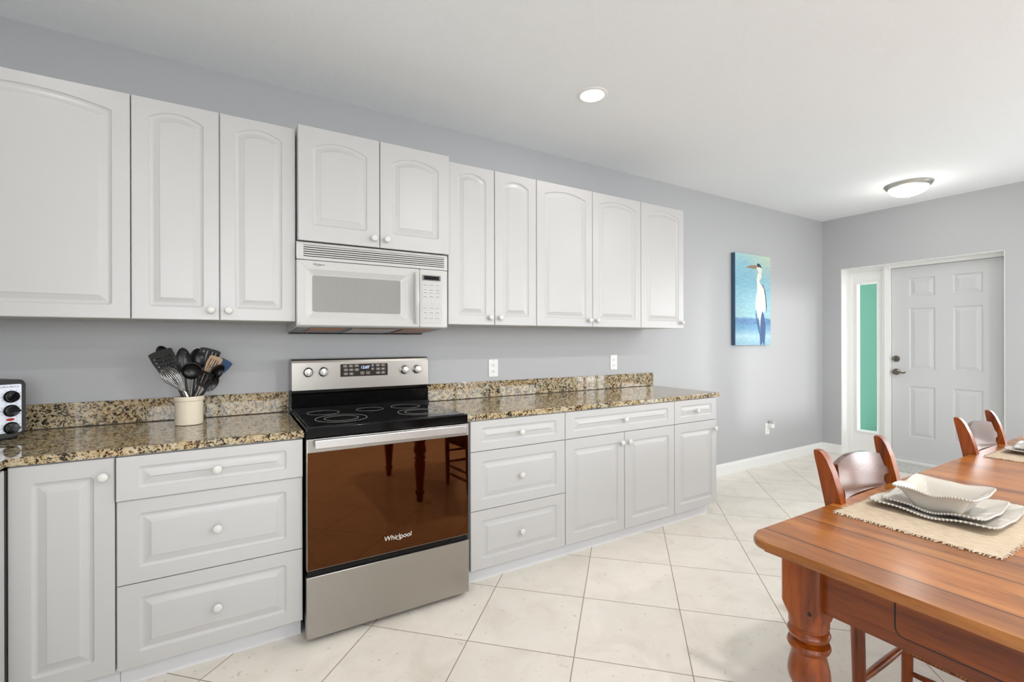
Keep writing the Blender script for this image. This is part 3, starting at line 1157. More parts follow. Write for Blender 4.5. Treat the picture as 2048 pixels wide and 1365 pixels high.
# ------------------------------------------------------------------ over-the-range microwave
def microwave():
    X0, X1 = -0.0095, 0.7430
    t = thing('microwave', 'white over-the-range microwave mounted between the wall cabinets above the range', 'microwave', (0, 0, 0))
    YFm = -0.447
    b = B()
    prism(b, [(-0.004, 1.756), (-0.418, 1.756), (-0.418, 1.362), (-0.060, 1.341), (-0.004, 1.341)], X0 + 0.002, X1 - 0.002, 'x')
    obj('body', b, 'applw', t, None)
    # vent grille
    b = B()
    box(b, X0, X1, -0.430, -0.4175, 1.6755, 1.7575)
    prism(b, [(-0.4175, 1.7575), (-0.4175, 1.744), (-0.447, 1.744), (-0.440, 1.7575)], X0, X1, 'x')
    prism(b, [(-0.4175, 1.6755), (-0.447, 1.6755), (-0.447, 1.690), (-0.4175, 1.690)], X0, X1, 'x')
    for xa, xb in ((X0, X0 + 0.03), (X1 - 0.018, X1)):
        box(b, xa, xb, -0.4465, -0.4175, 1.6755, 1.7500)
    vg = obj('vent_grille', b, 'applw', t, None)
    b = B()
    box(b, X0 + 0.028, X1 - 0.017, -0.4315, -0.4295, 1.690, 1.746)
    obj('painted_grille_shade', b, 'slot', vg, None)  # dark backing sheet, painted as the shade between louvers
    for k in range(5):
        z = 1.694 + k * 0.0104
        b = B()
        prism(b, [(-0.4462, z), (-0.4462, z + 0.0062), (-0.4325, z + 0.0080), (-0.4325, z + 0.0020)], X0 + 0.028, X1 - 0.017, 'x')
        obj('louver', b, 'applw', vg, None)
    # door with sloped surround
    dx0, dx1, z0, z1 = X0, 0.5858, 1.3655, 1.6735
    wx0, wx1, wz0, wz1 = 0.0605, 0.4865, 1.4315, 1.6045
    b = B()
    P = lambda x0, x1, a, c, y, r: [(p, y, q) for p, q in rrect(x0, x1, a, c, r, 4)]
    loft(b, [P(dx0, dx1, z0, z1, -0.419, 0.004), P(dx0, dx1, z0, z1, YFm + 0.004, 0.004), P(dx0 + 0.004, dx1 - 0.001, z0 + 0.004, z1 - 0.003, YFm, 0.004),
             P(0.030, 0.522, 1.400, 1.632, YFm, 0.012), P(wx0 - 0.006, wx1 + 0.006, wz0 - 0.006, wz1 + 0.006, YFm + 0.012, 0.010),
             P(wx0, wx1, wz0, wz1, YFm + 0.014, 0.009)], True, True)
    d = obj('door', b, 'applw', t, 40)
    b = B()
    prism(b, rrect(wx0 + 0.0005, wx1 - 0.0005, wz0 + 0.0005, wz1 - 0.0005, 0.008, 4), YFm + 0.0125, YFm + 0.0138, 'y')
    obj('window', b, 'mwglass', d, None)
    b = B()
    pts = [(0.5625 - 0.004 * sin(pi * k / 12), YFm - 0.006 - 0.026 * sin(pi * k / 12) ** 0.7, 1.388 + 0.262 * k / 12) for k in range(13)]
    rads = [0.008 + 0.009 * sin(pi * k / 12) for k in range(13)]
    tube(b, pts, rads, 12, 0.85, (0, 1, 0))
    for z in (1.392, 1.646):
        box(b, 0.553, 0.572, YFm - 0.010, YFm + 0.002, z - 0.010, z + 0.010, 0.003)
    obj('handle', b, 'applw', d, 50)
    text('logo', 'Whirlpool', 0.0125, 'printk', d, face_y(0.087, YFm - 0.0004, 1.655), 0.0002, 0.25)
    b = B()
    tube(b, [(0.084 + 0.011 * cos(a), YFm - 0.0004, 1.653 + 0.0065 * sin(a)) for a in [radians(170 + 8 * k) for k in range(32)]], 0.0004, 5)
    obj('logo_swirl', b, 'printk', d)
    # control panel
    b = B()
    box(b, 0.5872, X1, YFm, -0.419, 1.3655, 1.6735, 0.003)
    cp = obj('control_panel', b, 'applw', t)
    b = B()
    loft(b, [[(p, YFm - 0.0002, q) for p, q in rrect(0.596, 0.712, 1.385, 1.650, 0.004, 3)], [(p, YFm - 0.001, q) for p, q in rrect(0.5968, 0.7112, 1.3858, 1.6492, 0.004, 3)]], False, True)
    obj('keypad_panel', b, 'btn', cp)
    b = B()
    box(b, 0.6003, 0.7028, YFm - 0.004, YFm - 0.0005, 1.6145, 1.6425, 0.001)
    ds = obj('display', b, 'printg', cp)
    b = B()
    box(b, 0.609, 0.694, YFm - 0.0046, YFm - 0.0035, 1.6185, 1.6380)
    obj('display_glass', b, 'black', ds, None)
    yk = YFm - 0.0012

    def key(x, z, w, h, label=None):
        b = B()
        box(b, x - w / 2, x + w / 2, yk - 0.0008, yk + 0.0006, z - h / 2, z + h / 2, 0.0004, 1)
        k = obj('button', b, 'key', cp, None)
        if label:
            text('button_digit', label, 0.009, 'printk', k, face_y(x, yk - 0.001, z), 0.0001)
        else:
            b = B()
            r = random.Random(int(x * 9999 + z * 99999))
            a = x - w * 0.34
            while a < x + w * 0.3:
                q = r.uniform(0.002, 0.006)
                box(b, a, min(a + q, x + w * 0.36), yk - 0.0011, yk - 0.0007, z - 0.0013, z + 0.0013)
                a += q + 0.0012
            obj('button_legend', b, 'printk', k, None)
    for z in (1.5900, 1.5645, 1.5500, 1.5290, 1.4685, 1.4430, 1.4140):
        for x in (0.6165, 0.6515, 0.6865):
            key(x, z, 0.029, 0.0125)
    for j, row in enumerate(('12345', '67890')):
        for i, ch in enumerate(row):
            key(0.609 + i * 0.0215, 1.5060 - j * 0.0150, 0.019, 0.0130, ch)
    # underside plate, filters, lamp
    sl = (1.362 - 1.341) / (0.418 - 0.060)
    zz = lambda y: 1.341 - (y + 0.060) * sl

    def plate(name, x0, x1, ya, yb_, drop, th, m, par):
        b = B()
        vs = []
        for dz in (0, -th):
            vs += [b.verts.new((x, y, zz(y) - drop + dz)) for x, y in ((x0, ya), (x1, ya), (x1, yb_), (x0, yb_))]
        for q in ((0, 1, 2, 3), (7, 6, 5, 4), (0, 4, 5, 1), (1, 5, 6, 2), (2, 6, 7, 3), (3, 7, 4, 0)):
            b.faces.new([vs[i] for i in q])
        return obj(name, b, m, par, None)
    bp_ = plate('bottom_plate', X0 + 0.012, X1 - 0.012, -0.40, -0.03, 0.0002, 0.003, 'underplate', t)
    plate('rear_edge', X0 + 0.004, X1 - 0.004, -0.060, -0.030, 0.003, 0.006, 'black', bp_)
    plate('grease_filter', 0.060, 0.215, -0.36, -0.13, 0.0034, 0.003, 'filter', bp_)
    plate('grease_filter', 0.525, 0.680, -0.36, -0.13, 0.0034, 0.003, 'filter', bp_)
    plate('lamp_lens', 0.255, 0.485, -0.38, -0.12, 0.0034, 0.004, 'lens', bp_)


microwave()

# ------------------------------------------------------------------ toaster oven on the corner
ta = radians(40)
t = thing('toaster_oven', 'black toaster oven with silver control panel and three black knobs, cut off at left edge', 'toaster oven', (-0.9735, -0.215, CT), ta)
# local: front face at y=0 facing -y, right end at x=0, body extends to -x and +y
b = B()
prism(b, rrect(-0.430, 0.0, 0.016, 0.2330, 0.020, 6), 0.0, 0.235, 'y', 0.004)
obj('body', b, 'blackmat', t)
b = B()
prism(b, rrect(-0.092, -0.014, 0.027, 0.2160, 0.006, 4), -0.004, 0.001, 'y', 0.001)
fp = obj('control_panel', b, 'silver', t)
for z in (0.168, 0.113, 0.046):
    b = B()
    lathe(b, [(0.0235, 0.0), (0.0235, 0.004), (0.020, 0.008), (0.019, 0.018), (0.017, 0.020), (0, 0.0205)], 28, Matrix.Translation((-0.0455, -0.004, z)) @ NEGY)
    k = obj('knob', b, 'black', fp, 35)
    b = B()
    a = Matrix.Translation((-0.0455, 0, z)) @ Matrix.Rotation(radians(35 if z > 0.15 else 90), 4, 'Y')
    vs = box(b, -0.004, 0.004, -0.030, -0.022, -0.018, 0.018, 0.0)
    for v_ in b.verts:
        v_.co = a @ v_.co
    obj('knob_grip', b, 'black', k, None)
    b = B()
    for j in range(11):
        an = radians(-60 + j * 30)
        cx_, cz_ = -0.0455 + 0.031 * cos(an), z + 0.0275 * sin(an)
        box(b, cx_ - 0.0022, cx_ + 0.0022, -0.0046, -0.004, cz_ - 0.0007, cz_ + 0.0007)
    obj('dial_marks', b, 'printg', fp, None)
b = B()
lathe(b, [(0.013, 0), (0.012, 0.003), (0.006, 0.0055), (0, 0.006)], 20, Matrix.Translation((-0.0485, -0.004, 0.0790)) @ Matrix.Diagonal((1, 1, 0.40, 1)) @ NEGY)
obj('indicator_lamp', b, 'red', fp)
text('logo', 'EURO-PRO X', 0.0098, 'printk', fp, face_y(-0.051, -0.0042, 0.2060), 0.0002)
b = B()
prism(b, rrect(-0.405, -0.105, 0.040, 0.205, 0.010, 4), -0.006, 0.001, 'y', 0.001)
dr = obj('door', b, 'black', t)
b = B()
tube(b, [(-0.38, -0.03, 0.195), (-0.13, -0.03, 0.195)], 0.007, 10)
for x in (-0.37, -0.16):
    tube(b, [(x, -0.004, 0.195), (x, -0.03, 0.195)], 0.005, 8)
obj('handle', b, 'chrome', dr)
for x, y in ((-0.045, 0.035), (-0.385, 0.035), (-0.045, 0.20), (-0.385, 0.20)):
    b = B()
    box(b, x - 0.028, x + 0.028, y - 0.022, y + 0.022, 0.0, 0.018, 0.004)
    obj('foot', b, 'blackmat', t)

# ------------------------------------------------------------------ crock and utensils
CK = Vector((-0.4365, -0.195, CT))
b = B()
lathe(b, [(0, 0), (0.050, 0.0), (0.0545, 0.003), (0.0555, 0.010), (0.0555, 0.108), (0.0585, 0.111), (0.0595, 0.117), (0.0590, 0.128), (0.0565, 0.1305),
          (0.0525, 0.128), (0.0515, 0.110), (0.0515, 0.010), (0.049, 0.007), (0, 0.0065)], 48)
o = obj('utensil_crock', b, 'crock', None, 35)
o.location = CK
tag(o, 'cream stoneware crock full of black cooking utensils on the granite counter', 'crock')


def utensil(name, label, head, tail, twist, head_fn, hm, handle_m, hr=0.0045, group='cooking utensils in the crock', flat=1.5, htop=0.0):
    """head/tail relative to the crock's base; head_fn(bm) draws the head with +Z along the handle, face to -Y"""
    head, tail = Vector(head), Vector(tail)
    t = thing(name, label, 'utensil', CK, 0, group)
    d = (head - tail).normalized()
    yv = Vector((0, 1, 0)) - d * d.y
    yv.normalize()
    xv = yv.cross(d).normalized()
    m = Matrix((xv, yv, d)).transposed().to_4x4()
    m = Matrix.Translation(head) @ m @ Matrix.Rotation(radians(twist), 4, 'Z')
    b = B()
    head_fn(b)
    b.transform(m)
    obj('head', b, hm, t, 45)
    b = B()
    L = (head - tail).length
    tube(b, [tail, tail + d * L * 0.55, head - d * htop], [hr * 1.35, hr * 1.1, hr * 0.8], 10, flat)
    obj('handle', b, handle_m, t, 60)
    return t


def plate_holes(b, w0, w1, h, holes=(), slots=(), th=0.0025, curve=0.0):
    """flat trapezoid head (z 0..h) as grid with square openings"""
    nx, nz = 17, 21
    vs = {}
    skip = set()
    for (i, j) in holes:
        skip.add((i, j))
    for (i, j0, j1) in slots:
        for j in range(j0, j1):
            skip.add((i, j))

    def V(i, j, s):
        k = (i, j, s)
        if k not in vs:
            zf = j / nz
            w = w0 + (w1 - w0) * min(1, zf * 1.6)
            u = i / nx - 0.5
            zc = 0
            if zf > 0.8:
                zc = -((abs(u) * 2) ** 4) * 0.006
            vs[k] = b.verts.new((u * w, s * th / 2 - curve * (u * 2) ** 2 - 0.01 * zf * zf, zf * h + zc))
        return vs[k]
    inb = lambda i, j: 0 <= i < nx and 0 <= j < nz and (i, j) not in skip
    for i in range(nx):
        for j in range(nz):
            if not inb(i, j):
                continue
            for s in (-1, 1):
                b.faces.new((V(i, j, s), V(i + 1, j, s), V(i + 1, j + 1, s), V(i, j + 1, s)))
            for (di, dj, p, q) in ((-1, 0, (i, j), (i, j + 1)), (1, 0, (i + 1, j), (i + 1, j + 1)), (0, -1, (i, j), (i + 1, j)), (0, 1, (i, j + 1), (i + 1, j + 1))):
                if not inb(i + di, j + dj):
                    b.faces.new((V(*p, -1), V(*q, -1), V(*q, 1), V(*p, 1)))


def spoon(b, w, h, depth, holes=False):
    """oval bowl, hollow to -Y"""
    n, mrings = 28, 8
    for s in (0,):
        L = []
        for r in range(1, mrings + 1):
            q = r / mrings
            L.append([(w / 2 * q * cos(a) * (1 - 0.12 * sin(a)), depth * (1 - q * q), h / 2 + h / 2 * q * sin(a)) for a in [2 * pi * k / n for k in range(n)]])
        L2 = [[(x * 0.96, y + 0.002, h / 2 + (z - h / 2) * 0.96) for x, y, z in l] for l in L]
        full = L + L2[::-1]
        R_ = [[b.verts.new(p) for p in l] for l in full]
        for ri, (p, q) in enumerate(zip(R_, R_[1:])):
            for k in range(n):
                if holes and ri in (2, 4, 11, 9) and k % 4 == 0:
                    continue
                b.faces.new((p[k], p[(k + 1) % n], q[(k + 1) % n], q[k]))
        b.faces.new(R_[0])
        b.faces.new(R_[-1])


def ladle(b, r, depth):
    n = 28
    prof = [(r * sin(a), depth * (cos(a))) for a in [pi / 2 * k / 7 for k in range(8)]]
    Mx = Matrix.Translation((0, 0, r)) @ Matrix.Rotation(-pi / 2, 4, 'X')
    lathe(b, [(q, z) for q, z in prof] + [(q * 0.93, z * 0.93 - 0.0005) for q, z in prof[::-1]], n, Mx, False)


ck = lambda x, y, z: (x - CK.x, y - CK.y, z - CK.z)
hl = [(i, j) for i in range(8, 16, 2) for j in range(5, 17, 3)] + [(i, j) for i in range(9, 15, 2) for j in range(6, 16, 3)] + [(i, j) for i in range(2, 8, 2) for j in range(6, 16, 3)]
utensil('slotted_turner', 'large black turner dotted with holes, leaning furthest left in the crock', ck(-0.500, -0.185, 1.135), (0.020, 0.0, 0.016), -8,
        lambda b: plate_holes(b, 0.070, 0.094, 0.125, hl), 'nylon', 'nylon')
utensil('cooking_spoon', 'solid black spoon peeking up behind the holed turner at left', ck(-0.510, -0.150, 1.160), (0.015, 0.018, 0.016), 10,
        lambda b: spoon(b, 0.066, 0.120, 0.016), 'nylon', 'nylon')
utensil('slotted_spoon', 'black oval spoon with small holes, upright near the middle of the crock', ck(-0.452, -0.190, 1.148), (0.004, -0.008, 0.016), 12,
        lambda b: spoon(b, 0.062, 0.116, 0.014, True), 'nylon', 'nylon')


def whisk():
    t = thing('whisk', 'wire balloon whisk leaning left over the rim of the crock', 'utensil', CK, 0, 'cooking utensils in the crock')
    tail, neck, tip = Vector((0.030, -0.020, 0.014)), Vector((-0.012, -0.034, 0.150)), Vector(ck(-0.523, -0.250, 1.170))
    d = (tip - neck)
    L = d.length
    d.normalize()
    a = d.cross(Vector((0, 1, 0))).normalized()
    c = a.cross(d)
    b = B()
    for k in range(7):
        an = pi * k / 7
        s = a * cos(an) + c * sin(an)
        pts = []
        for j in range(33):
            ph = 2 * pi * j / 32
            w = (1 - cos(ph)) / 2
            pts.append(neck + d * (L * w ** 0.8) + s * (0.043 * sin(ph) * (0.25 + 0.75 * w ** 0.8)))
        tube(b, pts, 0.0011, 6)
    obj('wire_loops', b, 'steel_bright', t, 60)
    b = B()
    tube(b, [tail, tail.lerp(neck, 0.5), neck, neck + d * 0.012], [0.008, 0.009, 0.007, 0.004], 12)
    obj('handle', b, 'chrome', t, 60)


whisk()
utensil('ladle', 'black ladle with its hollow bowl facing out, low in the middle of the crock', ck(-0.428, -0.225, 1.118), (-0.012, 0.014, 0.016), 0,
        lambda b: ladle(b, 0.040, 0.026), 'nylon', 'chrome', 0.005)
utensil('serving_spoon', 'round black spoon turned back-first at the top centre of the crock', ck(-0.414, -0.150, 1.150), (0.002, 0.026, 0.016), 160,
        lambda b: spoon(b, 0.074, 0.110, 0.018), 'nylon', 'nylon')
utensil('turner', 'wide black turner standing highest at the back right of the crock', ck(-0.378, -0.150, 1.170), (-0.015, 0.022, 0.016), 8,
        lambda b: plate_holes(b, 0.060, 0.086, 0.090, (), [(i, 4, 18) for i in (3, 6, 10, 13)]), 'nylon', 'nylon')
utensil('slotted_turner', 'tan slotted turner with rounded end in the crock', ck(-0.370, -0.195, 1.125), (-0.022, 0.004, 0.016), 10,
        lambda b: plate_holes(b, 0.034, 0.056, 0.105, (), [(i, 4, 18) for i in (3, 6, 9, 12)]), 'tan', 'tan', 0.0045)
utensil('spatula', 'dark blue flat spatula leaning right in the crock', ck(-0.335, -0.165, 1.128), (-0.026, 0.012, 0.016), 14,
        lambda b: plate_holes(b, 0.036, 0.062, 0.088), 'blue', 'nylon')
utensil('ladle', 'glossy black ladle with shiny bowl turned down, furthest right in the crock', ck(-0.345, -0.215, 1.110), (-0.030, -0.010, 0.016), 115,
        lambda b: ladle(b, 0.042, 0.030), 'black', 'nylon', 0.005)
utensil('slotted_turner', 'black slotted turner lying low across the crock front, beneath the tan one', ck(-0.390, -0.235, 1.085), (-0.020, -0.016, 0.016), -10,
        lambda b: plate_holes(b, 0.042, 0.066, 0.075, (), [(i, 4, 18) for i in (3, 6, 10, 13)]), 'nylon', 'chrome')
utensil('cooking_spoon', 'black spoon hanging lowest at the right side of the crock', ck(-0.372, -0.195, 1.060), (-0.034, 0.002, 0.016), 30,
        lambda b: spoon(b, 0.058, 0.080, 0.014), 'nylon', 'nylon')


# ------------------------------------------------------------------ wall outlets
def outlet(label, x, z, adaptor=False):
    t = thing('wall_outlet', label, 'outlet', (x, 0, z), 0, 'white wall outlets')
    b = B()
    prism(b, rrect(-0.036, 0.036, -0.059, 0.059, 0.004, 3), -0.006, -0.0005, 'y', 0.0015)
    p = obj('cover_plate', b, 'outlet', t)
    for dz in (0.021, -0.021):
        b = B()
        prism(b, rrect(-0.0165, 0.0165, dz - 0.0145, dz + 0.0145, 0.008, 4), -0.0075, -0.005, 'y', 0.0006)
        r = obj('socket', b, 'outlet', t)
        b = B()
        for dx in (-0.0062, 0.0062):
            box(b, dx - 0.0011, dx + 0.0011, -0.0079, -0.0072, dz - 0.001, dz + 0.0075)
        box(b, -0.0025, 0.0025, -0.0079, -0.0072, dz - 0.0085, dz - 0.0040)
        obj('slots', b, 'slot', r, None)
    b = B()
    for dz in (0.050, -0.050):
        lathe(b, [(0.0028, 0), (0.0025, 0.001), (0, 0.0012)], 10, Matrix.Translation((0, -0.006, dz)) @ NEGY)
    obj('screws', b, 'nickel', t)
    return t


outlet('white double outlet on the wall just right of the range backguard', 1.2710, 1.1060)
outlet('white double outlet on the wall above the right end of the backsplash', 2.3765, 1.1175)
outlet('white outlet low on the wall beneath the heron painting', 4.5220, 0.3720)
t = thing('plug_adaptor', 'small white plug-in night light in the low outlet beneath the painting', 'night light', (4.540, -0.006, 0.405))
b = B()
box(b, -0.016, 0.034, -0.046, -0.002, -0.024, 0.020, 0.004)
obj('body', b, 'outlet', t)
b = B()
prism(b, rrect(-0.010, 0.046, 0.018, 0.046, 0.008, 4), -0.050, -0.012, 'y', 0.003)
obj('lamp_shade', b, 'btn', t)
b = B()
for k in range(3):
    box(b, 0.030, 0.0345, -0.040 + k * 0.012, -0.034 + k * 0.012, -0.018, -0.006)
obj('socket_slots', b, 'slot', t, None)

# ------------------------------------------------------------------ heron painting
PW, PH = 0.595, 0.905
t = thing('painting', 'canvas of a white and grey heron before a blue sea on the grey wall', 'painting', (3.918, -0.002, 1.244))
b = B()
box(b, 0, PW, -0.043, 0, 0, PH, 0.002, 1)
for f in b.faces:
    f.material_index = 0 if f.normal.y < -0.5 else 0
cv = obj('canvas', b, 'canvas', t, None)


def fig(name, pts, m, lift):
    b = B()
    prism(b, [(u * PW, (1 - w) * PH) for u, w in pts], -0.0432 - lift, -0.0425, 'y')
    b.normal_update()
    bmesh.ops.triangulate(b, faces=b.faces, ngon_method='EAR_CLIP')
    return obj(name, b, m, cv, None)


fig('heron_body', [(0.575, 0.100), (0.625, 0.088), (0.690, 0.098), (0.735, 0.130), (0.745, 0.170), (0.725, 0.200), (0.735, 0.235), (0.700, 0.262), (0.672, 0.285),
                   (0.690, 0.315), (0.735, 0.320), (0.790, 0.345), (0.825, 0.390), (0.850, 0.455), (0.860, 0.530), (0.845, 0.600), (0.800, 0.640), (0.765, 0.620),
                   (0.735, 0.640), (0.700, 0.720), (0.690, 0.800), (0.670, 0.730), (0.600, 0.620), (0.555, 0.590), (0.555, 0.520), (0.580, 0.450), (0.605, 0.390),
                   (0.605, 0.330), (0.592, 0.270), (0.612, 0.215), (0.640, 0.190), (0.620, 0.165), (0.585, 0.148)], 'p_white', 0.0004)
fig('heron_legs', [(0.560, 0.610), (0.600, 0.690), (0.660, 0.770), (0.700, 0.880), (0.690, 0.790), (0.715, 0.680), (0.755, 0.615), (0.800, 0.660), (0.850, 0.760),
                   (0.840, 0.880), (0.820, 0.995), (0.780, 0.995), (0.760, 0.960), (0.735, 0.995), (0.690, 0.995), (0.680, 0.900), (0.640, 0.830), (0.585, 0.730), (0.560, 0.660)], 'p_blue', 0.0007)
fig('heron_crown', [(0.592, 0.100), (0.630, 0.088), (0.685, 0.095), (0.728, 0.122), (0.735, 0.140), (0.690, 0.128), (0.640, 0.132), (0.600, 0.125)], 'p_dark', 0.0008)
fig('heron_beak', [(0.290, 0.146), (0.380, 0.128), (0.480, 0.118), (0.590, 0.114), (0.600, 0.140), (0.560, 0.155), (0.430, 0.152)], 'p_beak', 0.0007)
fig('heron_wing_edge', [(0.715, 0.318), (0.780, 0.330), (0.835, 0.385), (0.865, 0.460), (0.885, 0.560), (0.880, 0.640), (0.860, 0.560), (0.838, 0.450), (0.800, 0.370), (0.760, 0.340)], 'p_dark', 0.0006)
b = B()
box(b, -0.0012, 0.0, -0.042, -0.001, 0.002, PH - 0.002)
obj('canvas_edge', b, 'canvas_edge', cv, None)


# ------------------------------------------------------------------ ceiling lamps
def recessed(label, x, y, power):
    t = thing('recessed_light', label, 'ceiling light', (x, y, ZC), 0, 'recessed ceiling lights')
    b = B()
    lathe(b, [(0.066, -0.004), (0.069, -0.006), (0.084, -0.003), (0.086, 0.0), (0.064, 0.0)], 40, None, False)
    obj('trim_ring', b, 'trim', t, 40)
    b = B()
    lathe(b, [(0.066, -0.002), (0.066, -0.0045), (0.05, -0.0075), (0.0, -0.009)], 40)
    obj('lens', b, 'lampw', t, 40)
    l = bpy.data.lights.new('recessed_lamp', 'AREA')
    l.shape = 'DISK'
    l.size = 0.12
    l.energy = power
    l.color = (1.0, 0.98, 0.95)
    o = bpy.data.objects.new('recessed_lamp', l)
    COL.objects.link(o)
    o.location = (x, y, ZC - 0.012)


recessed('round recessed light, lit, in the ceiling above the right-hand cabinets', 1.475, -0.795, 4)
recessed('round recessed light over the left counter, beyond the top edge of the photo', -0.95, -0.95, 3)
for _x, _y, _w in ((-0.95, -2.9, 'left of the camera'), (1.475, -2.9, 'over the dining table'), (3.9, -2.9, 'over the far end of the table'),
                   (0.2, -4.5, 'by the left front window'), (3.0, -4.5, 'by the front window')):
    recessed('round recessed light, unseen and added, %s' % _w, _x, _y, 12 if _x < 0 else 42)  # unseen downlights added to brighten the floor and, by bounce, the ceiling

t = thing('flush_mount_light', 'dome ceiling light with nickel rim near the front door', 'ceiling light', (4.88, -1.07, ZC))
b = B()
lathe(b, [(0.135, 0.0), (0.168, 0.0), (0.170, -0.010), (0.158, -0.026), (0.146, -0.034), (0.135, -0.036)], 48)
obj('rim', b, 'nickel', t, 40)
b = B()
lathe(b, [(0.143 * cos(a), -0.034 - 0.072 * sin(a)) for a in [pi / 2 * k / 12 for k in range(12)]] + [(0, -0.106)], 48)
obj('glass_shade', b, 'glow', t, 60)
b = B()
lathe(b, [(0.010, -0.104), (0.012, -0.108), (0.008, -0.112), (0.009, -0.118), (0.005, -0.124), (0, -0.125)], 20)
obj('finial', b, 'nickel', t, 50)
l = bpy.data.lights.new('dome_lamp', 'POINT')
l.energy = 6.5
l.shadow_soft_size = 0.12
l.color = (1.0, 0.96, 0.9)
o = bpy.data.objects.new('dome_lamp', l)
COL.objects.link(o)
o.location = (4.88, -1.07, ZC - 0.26)

# ------------------------------------------------------------------ dining table
TX0, TX1, TY0, TY1, TZ = 0.920, 3.61, -3.13, -2.058, 0.765
t = thing('dining_table', 'long orange pine dining table with turned legs, at the right', 'table', (TX0, TY1, 0))
TW, TL = TY1 - TY0, TX1 - TX0
b = B()
prism(b, rrect(0, TL, -TW, 0, 0.055, 8), TZ - 0.024, TZ, 'z', 0.007)
obj('tabletop', b, 'woodtop', t, 40)
b = B()
ax = 0.092
box(b, ax, ax + 0.024, -TW + 0.14, -0.14, 0.600, TZ - 0.0245)
box(b, TL - ax - 0.024, TL - ax, -TW + 0.14, -0.14, 0.600, TZ - 0.0245)
box(b, 0.15, TL - 0.15, -0.100, -0.076, 0.620, TZ - 0.0245)
box(b, 0.15, TL - 0.15, -TW + 0.076, -TW + 0.100, 0.620, TZ - 0.0245)
obj('apron', b, 'woody', t, None)
# drawer in the near end
b = B()
dy0, dy1 = -TW + 0.29, -0.300
prism(b, rrect(dy0, dy1, 0.626, 0.775, 0.018, 4), ax - 0.0005, ax - 0.0015, 'x')
for v_ in b.verts:
    v_.co.z = min(v_.co.z, TZ - 0.025)
b2 = b
g_ = obj('drawer_gap', b2, 'woodhole', t, None)
b = B()
prism(b, rrect(dy0 + 0.004, dy1 - 0.004, 0.630, 0.775, 0.015, 4), ax + 0.001, ax - 0.0040, 'x')
for v_ in b.verts:
    v_.co.z = min(v_.co.z, TZ - 0.0255)
dw = obj('drawer', b, 'woody', t, None)
prof = [(0, 0), (0.020, 0), (0.024, 0.004), (0.027, 0.05), (0.033, 0.062), (0.037, 0.075), (0.035, 0.088), (0.026, 0.098), (0.030, 0.12), (0.043, 0.30),
        (0.044, 0.318), (0.038, 0.330), (0.035, 0.337), (0.043, 0.345), (0.0455, 0.355), (0.043, 0.364), (0.036, 0.371), (0.038, 0.382), (0.046, 0.397), (0.0495, 0.412),
        (0.048, 0.430), (0.043, 0.452), (0.039, 0.470), (0.040, 0.476), (0.047, 0.482), (0.0505, 0.491), (0.048, 0.499), (0.040, 0.503), (0.035, 0.506), (0.036, 0.510),
        (0.046, 0.514), (0.0495, 0.524), (0.047, 0.532), (0.042, 0.536), (0.0415, 0.541), (0.047, 0.545), (0.047, 0.575)]
for (x, y) in ((0.115, -0.105), (0.115, -TW + 0.105), (TL - 0.115, -0.105), (TL - 0.115, -TW + 0.105)):
    b = B()
    lathe(b, prof, 32, Matrix.Translation((x, y, 0)))
    h = 0.0475
    cz = 0.016
    oct_ = lambda q, c: [(x - q + c, y - q), (x + q - c, y - q), (x + q, y - q + c), (x + q, y + q - c), (x + q - c, y + q), (x - q + c, y + q), (x - q, y + q - c), (x - q, y - q + c)]
    loft(b, [[(p, q, z) for p, q in oct_(hh, c)] for hh, c, z in ((0.044, 0.022, 0.562), (h, 0.020, 0.575), (h, 0.006, 0.600), (h, 0.006, TZ - 0.0245))])
    lg = obj('leg', b, 'woodv', t, 35)
    b = B()
    lathe(b, [(0.0055, 0), (0.0050, 0.0008), (0, 0.001)], 14, Matrix.Translation((x - h, y - 0.026, 0.594)) @ NEGX)
    obj('peg', b, 'woodhole', lg)


